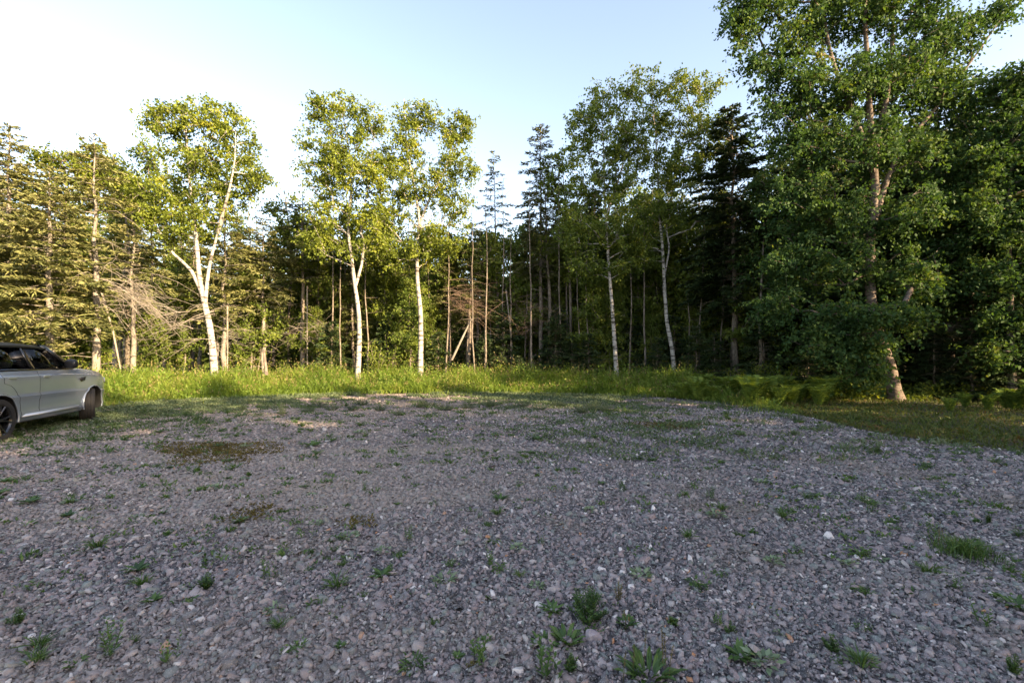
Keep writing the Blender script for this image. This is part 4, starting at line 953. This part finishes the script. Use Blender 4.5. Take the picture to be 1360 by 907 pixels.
clump('weed_clump', 'pale grey green rosette weed with a brighter sprig on its right', 590, 772, [('leaves', broad(26, .10, .024, .5, PW, .05)), ('blades', grassy(.07, .04, 40, .007))])
s2, h2 = stalks(5, .30, .06, M['seed'], .12, .10); o = clump('grass_clump', 'widest long bladed grass clump on the right side of the gravel', 1282, 738, [('blades', grassy(.26, .19, 330, .007)), ('tuft', grassy(.13, .24, 160, .007))], 'grass clump')
s2, h2 = stalks(3, .30, .03, M['seed'], .14, .10); clump('seed_stalks', 'thin seed stalks standing at the left end of the widest grass clump', 1243, 733, [('stalks', s2), ('seed_heads', h2)], 'weed')
clump('weed_clump', 'flat trailing weed in front of the widest grass clump', 1292, 768, [('leaves', broad(50, .09, .014, .25, W_, .16))])
clump('weed_clump', 'two tone green weed below and left of the widest grass clump', 1142, 788, [('blades', grassy(.07, .07, 120, .008)), ('leaves', broad(14, .06, .018, .5, W_))])
clump('weed_clump', 'flat pale leaved weed above the two tone green weed', 1165, 743, [('leaves', broad(14, .11, .022, .2, PW))])
clump('weed_clump', 'green weed cut by the right picture edge', 1352, 808, [('leaves', broad(28, .12, .028, .6, W_, .05))])
s, l = bushy(.04, .14, 12, .022, W_); clump('weed_clump', 'upright leafy weed above the widest grass clump', 1311, 697, [('stems', s), ('leaves', l)])
s, l = bushy(.05, .12, 12, .024, W_); clump('weed_clump', 'upright weed below the two tone green weed', 1104, 866, [('stems', s), ('leaves', l)])
s, l = bushy(.05, .14, 10, .024, W_); clump('weed_clump', 'narrow leafy weed at the left picture edge near the bottom', 22, 830, [('stems', s), ('leaves', l)])
clump('weed_clump', 'small leafy weed near the bottom left corner', 102, 884, [('leaves', broad(16, .06, .018, .6, W_))])
s, l = bushy(.06, .13, 16, .028, W_); clump('weed_clump', 'dark tufted weed in the lower left quarter of the gravel', 274, 784, [('stems', s), ('leaves', l)])
clump('weed_clump', 'green tuft between the low ferny weed and the pale rosette', 576, 829, [('blades', grassy(.04, .05, 70, .006))])
clump('weed_clump', 'rounded green tuft left of the pale rosette weed', 483, 792, [('blades', grassy(.04, .045, 70, .006))])
clump('weed_clump', 'dark sprawling weed centred left below the orange moss patch', 445, 718, [('leaves', broad(30, .08, .016, .5, W_, .06))])
clump('weed_clump', 'green weed just under the round orange moss patch', 530, 740, [('blades', grassy(.06, .06, 90, .007))])
clump('weed_clump', 'dark green dome weed in the middle of the gravel', 648, 699, [('blades', grassy(.05, .06, 100, .007))])
s, l = bushy(.05, .12, 12, .022, W_); clump('weed_clump', 'spindly weed at the bottom right below the flat trailing weed', 1345, 897, [('stems', s), ('leaves', l)])
s, l = bushy(.04, .10, 9, .022, W_); clump('weed_clump', 'thin weed midway between the compact weed and the two tone weed', 970, 845, [('stems', s), ('leaves', l)])
s, l = bushy(.09, .17, 26, .030, PW); clump('weed_clump', 'airy grey green weed near the far right gravel edge', 1055, 579, [('stems', s), ('leaves', l)])
s, l = bushy(.08, .18, 20, .030, W_); clump('weed_clump', 'upright bushy weed right of the airy grey green one', 1165, 604, [('stems', s), ('leaves', l)])
# bushy grey green plants on the far fringe
fr = [(790, 545, .34, .34), (772, 549, .28, .30), (806, 548, .26, .3), (650, 540, .32, .30), (622, 543, .28, .25), (694, 541, .3, .24), (590, 546, .28, .26), (560, 541, .3, .28), (505, 546, .22, .26), (480, 538, .3, .24), (420, 541, .34, .26), (440, 545, .25, .22), (375, 552, .12, .42), (322, 547, .1, .35), (716, 545, .25, .22), (530, 552, .22, .2), (410, 548, .25, .22), (468, 546, .25, .22), (740, 540, .3, .22), (1060, 560, .2, .2)]
fmesh = [bushy(1.0, 1.0, 44, .115, M['clover'], .45) for _ in range(2)]
fr.sort()
for i, (px, py, R, H) in enumerate(fr):
    x, Y = G(px, py); k = i % 2; e = empty('weed_clump', (x, Y, 0), RNG.random()*6, (R*1.25, R*1.25, H*.9))
    tag(e, 'grey green bushy weed along the far gravel fringe, %s from the left' % NUM[i], 'weed', 'grey green weeds on the far gravel fringe')
    link('stems', fmesh[k][0], e); link('leaves', fmesh[k][1], e)
# white flowered weeds by the car
for i, (px, py, w) in enumerate(((115, 560, 'beside the front tyre of the car'), (128, 566, 'just right of the front tyre'), (62, 566, 'beside the car sill'), (20, 582, 'behind the rear tyre of the car'))):
    x, Y = G(px, py); st, hd = bushy(.14, .20, 16, .03, W_); fl = Leaves(); k = 26
    c = np.stack([RNG.normal(0, .10, k), RNG.normal(0, .10, k), .13+.09*RNG.random(k)], 1)
    for q in range(5): fl.kites(c, unit(np.stack([np.cos(q*1.257)+0*c[:, 0], np.sin(q*1.257)+0*c[:, 0], .2+0*c[:, 0]], 1)), np.tile([0, 0, 1.0], (k, 1)), .016, .012)
    clump('flowering_weed', 'weed with little white flowers '+w, px, py, [('stems', st), ('leaves', hd), ('flowers', fl.build('flowers', M['petal']))])
# single larger stones
def rock(label, px, py, r, col, flat=.6):
    x, Y = G(px, py); bm_v = []
    V, _ = stones(np.array([0.0]), np.array([0.0]), np.array([r]), flat)
    import bmesh
    bm = bmesh.new(); bmesh.ops.create_icosphere(bm, subdivisions=2, radius=r)
    for v in bm.verts:
        v.co = Vector((v.co.x*1.15, v.co.y*.8, v.co.z*flat))*(1+random.uniform(-.13, .13))
    me = bpy.data.meshes.new('stone'); bm.to_mesh(me); bm.free(); me.materials.append(col)
    o = link('stone', me); o.location = (x, Y, r*flat*.6); o.rotation_euler = (.2, .1, RNG.random()*6); tag(o, label, 'stone')
pk = bark_mat('pale_stone', (.46, .38, .38), (.24, .20, .21), (1, 1, 1), 30, .5, .1, .004)
rock('pale pinkish stone among the foreground weeds below the largest bushy weed', 788, 850, .043, pk, .75)
rock('round pale stone right of the pale rosette weed far up the gravel', 694, 735, .03, pk, .8)
rock('small lilac stone above the plantain with thick leaves', 826, 801, .022, pk, .8)

# ------------------------------------------------------------------ the car
import bmesh
PAINT = plain('silver_paint', (.31, .365, .44), .25, .45, .5, .9, .02, 3)
BLACK = plain('gloss_black', (.012, .012, .014), .18, 0, .5, .5)
DULL = plain('dull_black', (.02, .02, .021), .6)
RUB = plain('tyre_rubber', (.028, .027, .027), .8, spec=.25, nz=.2, nscale=40)
RIMM = plain('dark_rim', (.035, .036, .04), .25, .7, .5, .5)
STEEL = plain('brake_steel', (.35, .34, .33), .4, .9)
TRIM = plain('bright_trim', (.50, .53, .57), .3, .6, .5, .3)
ROOF = plain('roof_black', (.014, .015, .018), .38, 0, .35)
SEAT = plain('seat_leather', (.03, .028, .026), .6)
RED = plain('red_lens', (.35, .01, .01), .15)
LENS = plain('head_lens', (.30, .32, .34), .08, .2, .8, 1.0)
def glass():
    m, nt = newmat('tinted_glass')
    t = nt.nodes.new('ShaderNodeBsdfTransparent'); t.inputs[0].default_value = (.42, .47, .46, 1)
    gl = nt.nodes.new('ShaderNodeBsdfGlossy'); gl.inputs['Roughness'].default_value = .02
    fr_ = nt.nodes.new('ShaderNodeFresnel'); fr_.inputs[0].default_value = 1.55
    mx = nt.nodes.new('ShaderNodeMixShader'); nt.links.new(fr_.outputs[0], mx.inputs[0]); nt.links.new(t.outputs[0], mx.inputs[1]); nt.links.new(gl.outputs[0], mx.inputs[2])
    out(nt, mx.outputs[0]); return m
GLASS = glass()
car = empty('parked_car', (-9.85, 7.65, 0), math.atan2(.949, -.315))
tag(car, 'silver sport utility vehicle with black roof parked at the left edge of the gravel', 'car')
SECT = [(0, .24), (.74, .24), (.90, .29), (.945, .37), (.955, .43), (.938, .50), (.946, .66), (.973, .762), (.953, .796), (.958, .93), (.957, 1.08), (.953, 1.128), (.928, 1.150), (.908, 1.225), (.868, 1.262), (.60, 1.275), (0, 1.28)]
NK = len(SECT)
def ip(x, a): return float(np.interp(x, [q[0] for q in a], [q[1] for q in a]))
def surf(x, k, off=0.0):
    y, z = SECT[k]
    w = ip(x, [(-1.02, .86), (-.95, .90), (-.6, .965), (0, .995), (.6, 1), (2.4, 1), (3.0, 1.0), (3.4, .965), (3.62, .90), (3.74, .80), (3.80, .70)])
    fl = max(0, 1-abs(abs(x-1.46)-1.46)/.75); y = y*w
    if 2 <= k <= 12: y += .022*fl*(1 if k > 4 else .5)
    top = ip(x, [(-1.02, 1.10), (-.95, 1.22), (-.8, 1.28), (1.5, 1.28), (2.1, 1.275), (2.5, 1.255), (3.0, 1.21), (3.4, 1.14), (3.62, 1.06), (3.74, .97), (3.80, .86)])
    bot = ip(x, [(-1.02, .52), (-.95, .40), (-.7, .30), (-.4, .24), (3.3, .24), (3.6, .27), (3.74, .33), (3.80, .42)])
    z = bot+(z-.24)*(top-bot)/(1.28-.24)
    return (x, -(y+off), z)
xs = [-1.02, -.99, -.95, -.85, -.7, -.55, -.4, -.2, 0, .2, .4, .6, .8, 1, 1.25, 1.5, 1.75, 2, 2.2, 2.4, 2.55, 2.7, 2.85, 3, 3.15, 3.3, 3.4, 3.5, 3.58, 3.66, 3.72, 3.76, 3.79, 3.80]
bm = bmesh.new(); ring = []
for x in xs:
    r = [bm.verts.new(surf(x, k)) for k in range(NK)]
    l = [bm.verts.new((v.co.x, -v.co.y, v.co.z)) for v in r[1:-1]]
    ring.append(r+l[::-1])
n = len(ring[0])
for a, b in zip(ring[:-1], ring[1:]):
    for i in range(n): bm.faces.new((a[i], a[(i+1) % n], b[(i+1) % n], b[i]))
bm.faces.new(ring[0][::-1]); bm.faces.new(ring[-1])
bmesh.ops.recalc_face_normals(bm, faces=bm.faces)
bme = bpy.data.meshes.new('body'); bm.to_mesh(bme); bm.free()
body = bpy.data.objects.new('body', bme); C.objects.link(body)
cut = []
for xx in (0, 2.92):
    for sy in (-1, 1):
        b2 = bmesh.new(); bmesh.ops.create_cone(b2, cap_ends=True, segments=48, radius1=.425, radius2=.425, depth=.66)
        m2 = bpy.data.meshes.new('c'); b2.to_mesh(m2); b2.free(); co = bpy.data.objects.new('c', m2); C.objects.link(co)
        co.rotation_euler = (PI/2, 0, 0); co.location = (xx, sy*.92, .40); cut.append(co)
        md = body.modifiers.new('b', 'BOOLEAN'); md.operation = 'DIFFERENCE'; md.object = co; md.solver = 'EXACT'
bpy.context.view_layer.update()
dg = bpy.context.evaluated_depsgraph_get()
nme = bpy.data.meshes.new_from_object(body.evaluated_get(dg))
body.modifiers.clear()
for co in cut: bpy.data.objects.remove(co)
body.data = nme; nme.materials.clear(); nme.materials.append(PAINT); nme.materials.append(DULL)
for p in nme.polygons:
    p.use_smooth = True; c = p.center
    for xx in (0, 2.92):
        if (abs(math.hypot(c.x-xx, c.z-.40)-.425) < .012 and abs(p.normal.y) < .2) or (abs(p.normal.y) > .9 and abs(abs(c.y)-.59) < .02): p.material_index = 1
    if p.normal.z < -.8: p.material_index = 1
nme.set_sharp_from_angle(angle=math.radians(28))
body.parent = car

def patch_mesh(x0f, x1f, k0, k1, n=14, off=.006, mir=1, zsub=3):
    """body skin patch proud of the body, edges folded in"""
    ks = np.linspace(k0, k1, (k1-k0)*zsub+1); vs = []
    for kk in ks:
        a, b = int(math.floor(kk)), min(NK-1, int(math.floor(kk))+1); t = kk-a
        row = []
        for u in np.linspace(0, 1, n):
            def pt(xx, o):
                p, q = surf(xx, a, o), surf(xx, b, o); return [p[i]+(q[i]-p[i])*t for i in range(3)]
            zz = pt(1, off)[2]; x0, x1 = x0f(zz), x1f(zz); x = x0+(x1-x0)*u
            row.append(pt(x, off))
        vs.append(row)
    vs = np.array(vs); R, Cn = vs.shape[:2]
    V = vs.reshape(-1, 3); rim = [(0, j) for j in range(Cn)]+[(i, Cn-1) for i in range(1, R)]+[(R-1, j) for j in range(Cn-2, -1, -1)]+[(i, 0) for i in range(R-2, 0, -1)]
    extra = [V[i*Cn+j]+np.array((0, off+.004, 0)) for i, j in rim]; q = []
    for i in range(R-1):
        for j in range(Cn-1): q.append((i*Cn+j, i*Cn+j+1, (i+1)*Cn+j+1, (i+1)*Cn+j))
    m = len(rim)
    for s in range(m):
        a = rim[s][0]*Cn+rim[s][1]; b = rim[(s+1) % m][0]*Cn+rim[(s+1) % m][1]; q.append((a, R*Cn+s, R*Cn+(s+1) % m, b))
    V = np.vstack((V, extra)); V[:, 1] *= mir
    q = np.array(q); q = q if mir == 1 else q[:, ::-1]
    me = mesh_np('panel', V, np.full(len(q), 4), q.ravel(), PAINT, None, True)
    me.materials.append(DULL)
    for i_ in range((R-1)*(Cn-1), len(me.polygons)): me.polygons[i_].material_index = 1; me.polygons[i_].use_smooth = False
    me.set_sharp_from_angle(angle=math.radians(40)); return me
def box_mesh(name, c, s, mat, bev=.01, rot=None):
    bm = bmesh.new(); bmesh.ops.create_cube(bm, size=1)
    for v in bm.verts: v.co = Vector((v.co.x*s[0], v.co.y*s[1], v.co.z*s[2]))
    bmesh.ops.bevel(bm, geom=bm.edges[:], offset=bev, segments=2, affect='EDGES')
    for v in bm.verts: v.co += Vector(c)
    me = bpy.data.meshes.new(name); bm.to_mesh(me); bm.free(); me.materials.append(mat); return me
def prism(name, quad, th, mat, n=(0, 1, 0)):
    q = np.array(quad, float); k = len(q); nn = np.array(n)*th
    V = np.vstack((q, q+nn)); loops = list(range(k))+list(range(2*k-1, k-1, -1)); fn = [k, k]
    for i in range(k): loops += [i, (i+1) % k, k+(i+1) % k, k+i]; fn.append(4)
    me = mesh_np(name, V, fn, loops, mat)
    bm = bmesh.new(); bm.from_mesh(me); bmesh.ops.recalc_face_normals(bm, faces=bm.faces); bm.to_mesh(me); bm.free(); return me
for sy in (1, -1):
    fd = link('door', patch_mesh(lambda z: 1.03, lambda z: 2.20 if z < .95 else 2.20-.0*(z-.95), 3, 13, mir=sy), car)
    rd = link('door', patch_mesh(lambda z: .03+ (.46*max(0, 1-((max(z, .4)-.40)/.62)**2)**.5 if z < 1.02 else 0)+.03, lambda z: 1.015, 3, 13, mir=sy), car)
    for d, hx in ((fd, 1.20), (rd, .26)):
        link('handle', box_mesh('handle', (hx, -sy*.972, 1.115), (.21, .040, .034), TRIM, .012), d)
    link('sill_trim', prism('sill', [(.50, -sy*.985, .385), (2.36, -sy*.985, .385), (2.30, -sy*.965, .435), (.62, -sy*.965, .435)], .03*sy, TRIM), car)
    link('side_vent', prism('vent', [(2.30, -sy*.981, 1.03), (2.52, -sy*.981, 1.05), (2.50, -sy*.987, .98), (2.36, -sy*.987, .955)], -.006*sy, DULL), car)
    # arch lips
    for xx, a0, a1 in ((0, -12, 192), (2.92, -12, 192)):
        tb = Tubes(); p = []
        for a in np.linspace(math.radians(a0), math.radians(a1), 40):
            x, z = xx+.432*math.cos(a), .40+.432*math.sin(a)
            if z < .27: continue
            sk = [surf(x, k) for k in range(3, 13)]; yy = float(np.interp(z, [q_[2] for q_ in sk], [-q_[1] for q_ in sk]))
            p.append((x, -sy*((max(yy, .965) if x < 3.05 else yy)-.002), z))
        tb.add(p, np.full(len(p), .016), 6); link('arch_lip', tb.build('lip', PAINT), car)
    # glass house side
    by, bz, ty, tz = .872, 1.262, .705, 1.695
    B = lambda x: (x, -sy*by, bz); T = lambda x, z=tz, y=ty: (x, -sy*y, z)
    def pil(name, b0, b1, t0, t1, mat=BLACK, th=.03): link(name, prism(name, [b0, b1, t1, t0], th*sy, mat), car)
    pil('pillar', B(.94), B(1.05), T(.90), T(1.00)); pil('pillar', B(-.10), B(.0), T(-.12), T(-.02)); pil('pillar', B(-.97), B(-.70), T(-.92), T(-.62))
    pil('pillar', B(2.22), B(2.40), (1.56, -sy*.70, 1.71), (1.70, -sy*.665, 1.75))
    def pane(b0, b1, t0, t1): link('window', prism('window', [np.array(b)+np.array((0, sy*.012, 0)) for b in (b0, b1, t1, t0)], .006*sy, GLASS), car)
    pane(B(1.05), B(2.22), T(1.00), T(1.56)); pane(B(0), B(.94), T(-.02), T(.90)); pane(B(-.70), B(-.10), T(-.62), T(-.12))
    link('window_trim', prism('trim', [(-.90, -sy*.905, 1.245), (2.25, -sy*.905, 1.232), (2.25, -sy*.868, 1.272), (-.90, -sy*.868, 1.279)], .01*sy, BLACK), car)
    # mirror
    bm = bmesh.new(); bmesh.ops.create_uvsphere(bm, u_segments=20, v_segments=12, radius=1)
    for v in bm.verts:
        c = v.co; f = lambda t, e: math.copysign(abs(t)**e, t)
        v.co = Vector((1.90+.10*f(c.x, .7)+.05*c.y*sy, -sy*1.03+.125*f(c.y, .75), 1.35+.098*f(c.z, .7)))
    me = bpy.data.meshes.new('mirror'); bm.to_mesh(me); bm.free(); me.materials.append(ROOF)
    for p in me.polygons: p.use_smooth = True
    mi = link('mirror', me, car); link('mirror_arm', box_mesh('arm', (1.93, -sy*.915, 1.285), (.09, .10, .035), BLACK, .012), mi)
    link('headlight', prism('headlight', [(3.52, -sy*.905, 1.00), (3.66, -sy*.835, .97), (3.745, -sy*.72, .92), (3.745, -sy*.73, .83), (3.66, -sy*.845, .85), (3.50, -sy*.925, .90)], .05*sy, LENS), car)
    link('tail_light', prism('tail', [(-.98, -sy*.80, 1.12), (-.86, -sy*.885, 1.15), (-.84, -sy*.90, .95), (-.99, -sy*.82, .93)], .04*sy, RED), car)
    for sx in (1.45, .55):
        st = link('seat', box_mesh('seat', (sx-.25, -sy*.38, 1.30), (.12, .44, .30), SEAT, .04), car)
        link('headrest', box_mesh('headrest', (sx-.28, -sy*.38, 1.535), (.09, .25, .15), SEAT, .035), st)
# roof: curved shell
V = []; XR = np.linspace(-1.0, 1.76, 17); YR = np.linspace(-.72, .72, 13)
for lay in (0, 1):
    for x in XR:
        for y in YR:
            e = abs(y)/.72; z = 1.80-.075*e**3.4-.012*e-.035*max(0, (x-.8)/.96)**2-.045*max(0, (-x-.3)/.7)**2
            V.append((x-(.10*e**2 if x > 1.5 else 0), y, z-(.035 if lay else 0)))
nx, ny = len(XR), len(YR); q = []
for i in range(nx-1):
    for j in range(ny-1):
        a = i*ny+j; q.append((a, a+ny, a+ny+1, a+1)); a += nx*ny; q.append((a, a+1, a+ny+1, a+ny))
rim = [i*ny for i in range(nx)]+[(nx-1)*ny+j for j in range(1, ny)]+[i*ny+ny-1 for i in range(nx-2, -1, -1)]+[j for j in range(ny-2, 0, -1)]
for s in range(len(rim)):
    a, b = rim[s], rim[(s+1) % len(rim)]; q.append((a, a+nx*ny, b+nx*ny, b))
q = np.array(q); rm = mesh_np('roof', V, np.full(len(q), 4), q.ravel(), ROOF, None, True); rm.set_sharp_from_angle(angle=math.radians(35)); link('roof', rm, car)
link('windscreen', prism('windscreen', [(2.38, -.83, 1.27), (2.48, 0, 1.275), (2.38, .83, 1.27), (1.68, .66, 1.74), (1.74, 0, 1.765), (1.68, -.66, 1.74)], .006, GLASS, (-.5, 0, -.8)), car)
link('rear_window', prism('rear_window', [(-.965, -.78, 1.27), (-.965, .78, 1.27), (-.90, .66, 1.64), (-.90, -.66, 1.64)], .006, GLASS, (1, 0, 0)), car)
link('dashboard', box_mesh('dash', (2.02, 0, 1.285), (.5, 1.5, .07), SEAT, .03), car)
link('grille', box_mesh('grille', (3.80, 0, .74), (.02, .86, .16), BLACK, .008), car)
link('lower_grille', box_mesh('lower_grille', (3.795, 0, .50), (.02, .80, .10), DULL, .004), car)
link('number_plate', box_mesh('plate', (-1.025, 0, .88), (.015, .40, .13), plain('plate', (.6, .6, .58), .5), .004), car)
def lathe(prof, mat, name, seg=48):
    """profile (radius, y) around the y axis"""
    a = np.linspace(0, 2*PI, seg, endpoint=False); n = len(prof)
    V = np.array([[(r*math.cos(t), y, r*math.sin(t)) for r, y in prof] for t in a]).reshape(-1, 3); q = []
    for i in range(seg):
        for j in range(n-1): q.append((i*n+j, i*n+j+1, ((i+1) % seg)*n+j+1, ((i+1) % seg)*n+j))
    q = np.array(q); me = mesh_np(name, V, np.full(len(q), 4), q.ravel(), mat, None, True); me.set_sharp_from_angle(angle=math.radians(35)); return me
tyre = lathe([(.275, -.11), (.285, -.128), (.33, -.138), (.362, -.132), (.376, -.112), (.380, -.085), (.380, -.062), (.372, -.060), (.372, -.050), (.381, -.048), (.381, -.010), (.373, -.008), (.373, .008), (.381, .010), (.381, .048), (.372, .050), (.372, .060), (.380, .062), (.380, .085), (.376, .112), (.362, .132), (.33, .138), (.285, .128), (.275, .11)], RUB, 'tyre', 64)
rimb = lathe([(.278, -.125), (.285, -.128), (.270, -.118), (.255, -.10), (.250, 0), (.255, .11), (.276, .122)], RIMM, 'rim', 48)
disc = lathe([(.0, -.01), (.17, -.01), (.17, .01), (0, .01)], STEEL, 'disc', 32)
tb_v = []; sp = bmesh.new()
for i in range(5):
    for o_ in (-.17, .17):
        a = i*2*PI/5; r0_, r1_ = .05, .272; a0, a1 = a+o_*.4, a+o_*1.25
        p = [np.array((r*math.cos(t), y, r*math.sin(t))) for r, t, y in ((r0_, a0, -.075), (.16, (a0+a1)/2, -.098), (r1_, a1, -.112))]
        w = [.022, .016, .018]; rows = []
        for P_, w_, t in zip(p, w, (a0, (a0+a1)/2, a1)):
            sd = np.array((-math.sin(t), 0, math.cos(t)))*w_
            rows.append([sp.verts.new(P_-sd), sp.verts.new(P_-sd*.55+np.array((0, -.014, 0))), sp.verts.new(P_+sd*.55+np.array((0, -.014, 0))), sp.verts.new(P_+sd), sp.verts.new(P_+sd+np.array((0, .03, 0))), sp.verts.new(P_-sd+np.array((0, .03, 0)))])
        for a_, b_ in zip(rows[:-1], rows[1:]):
            for j in range(6): sp.faces.new((a_[j], a_[(j+1) % 6], b_[(j+1) % 6], b_[j]))
spm = bpy.data.meshes.new('spokes'); bmesh.ops.recalc_face_normals(sp, faces=sp.faces); sp.to_mesh(spm); sp.free(); spm.materials.append(RIMM)
hub = lathe([(0, -.095), (.045, -.095), (.065, -.085), (.07, -.05), (.07, 0)], RIMM, 'hub', 24)
for xx in (0, 2.92):
    for sy in (1, -1):
        w = empty('wheel', (xx, -sy*.832, .381), 0); w.parent = car
        rz = (0 if sy == 1 else PI)+(math.radians(24) if xx > 1 else 0); w.rotation_euler = (0, 0, rz)
        link('tyre', tyre, w); link('rim', rimb, w); link('spokes', spm, w); link('hub', hub, w); link('brake_disc', disc, w)

# ------------------------------------------------------------------ light, sky, camera
sc = bpy.context.scene
AZ, EL = math.radians(52), math.radians(21)
w = bpy.data.worlds.new('World'); sc.world = w; w.use_nodes = True; nt = w.node_tree
bg = nt.nodes['Background']; sky = nt.nodes.new('ShaderNodeTexSky'); sky.sky_type = 'NISHITA'; sky.sun_disc = False
sky.sun_elevation = EL; sky.sun_rotation = PI-AZ; sky.air_density = 1.0; sky.dust_density = 1.2; sky.ozone_density = 1.6
nt.links.new(sky.outputs[0], bg.inputs[0]); bg.inputs[1].default_value = 0.135
sl = bpy.data.lights.new('sun', 'SUN'); sl.energy = 4.4; sl.angle = math.radians(.5); sl.color = (1, .86, .62)
so = bpy.data.objects.new('sun', sl); C.objects.link(so)
d = Vector((-math.sin(AZ)*math.cos(EL), math.cos(AZ)*math.cos(EL), -math.sin(EL)))
so.rotation_euler = d.to_track_quat('-Z', 'Y').to_euler()
cam = bpy.data.cameras.new('camera'); co = bpy.data.objects.new('camera', cam); C.objects.link(co); sc.camera = co
cam.sensor_width = 36; cam.lens = 36*F/1360; cam.clip_end = 2000; cam.clip_start = .05
cam.shift_y = (HY-453.5)/1360
co.location = (0, 0, CH); co.rotation_euler = (PI/2, 0, 0)
sc.view_settings.view_transform = 'Standard'; sc.view_settings.look = 'None'; sc.view_settings.gamma = 1
sc.view_settings.exposure = 2.16
sc.view_settings.use_white_balance = True; sc.view_settings.white_balance_temperature = 8250; sc.view_settings.white_balance_tint = 17
sc.cycles.use_denoising = True
sc.cycles.max_bounces = 6; sc.cycles.diffuse_bounces = 3; sc.cycles.transmission_bounces = 4; sc.cycles.transparent_max_bounces = 8; sc.cycles.glossy_bounces = 2
sc.cycles.sample_clamp_indirect = 8
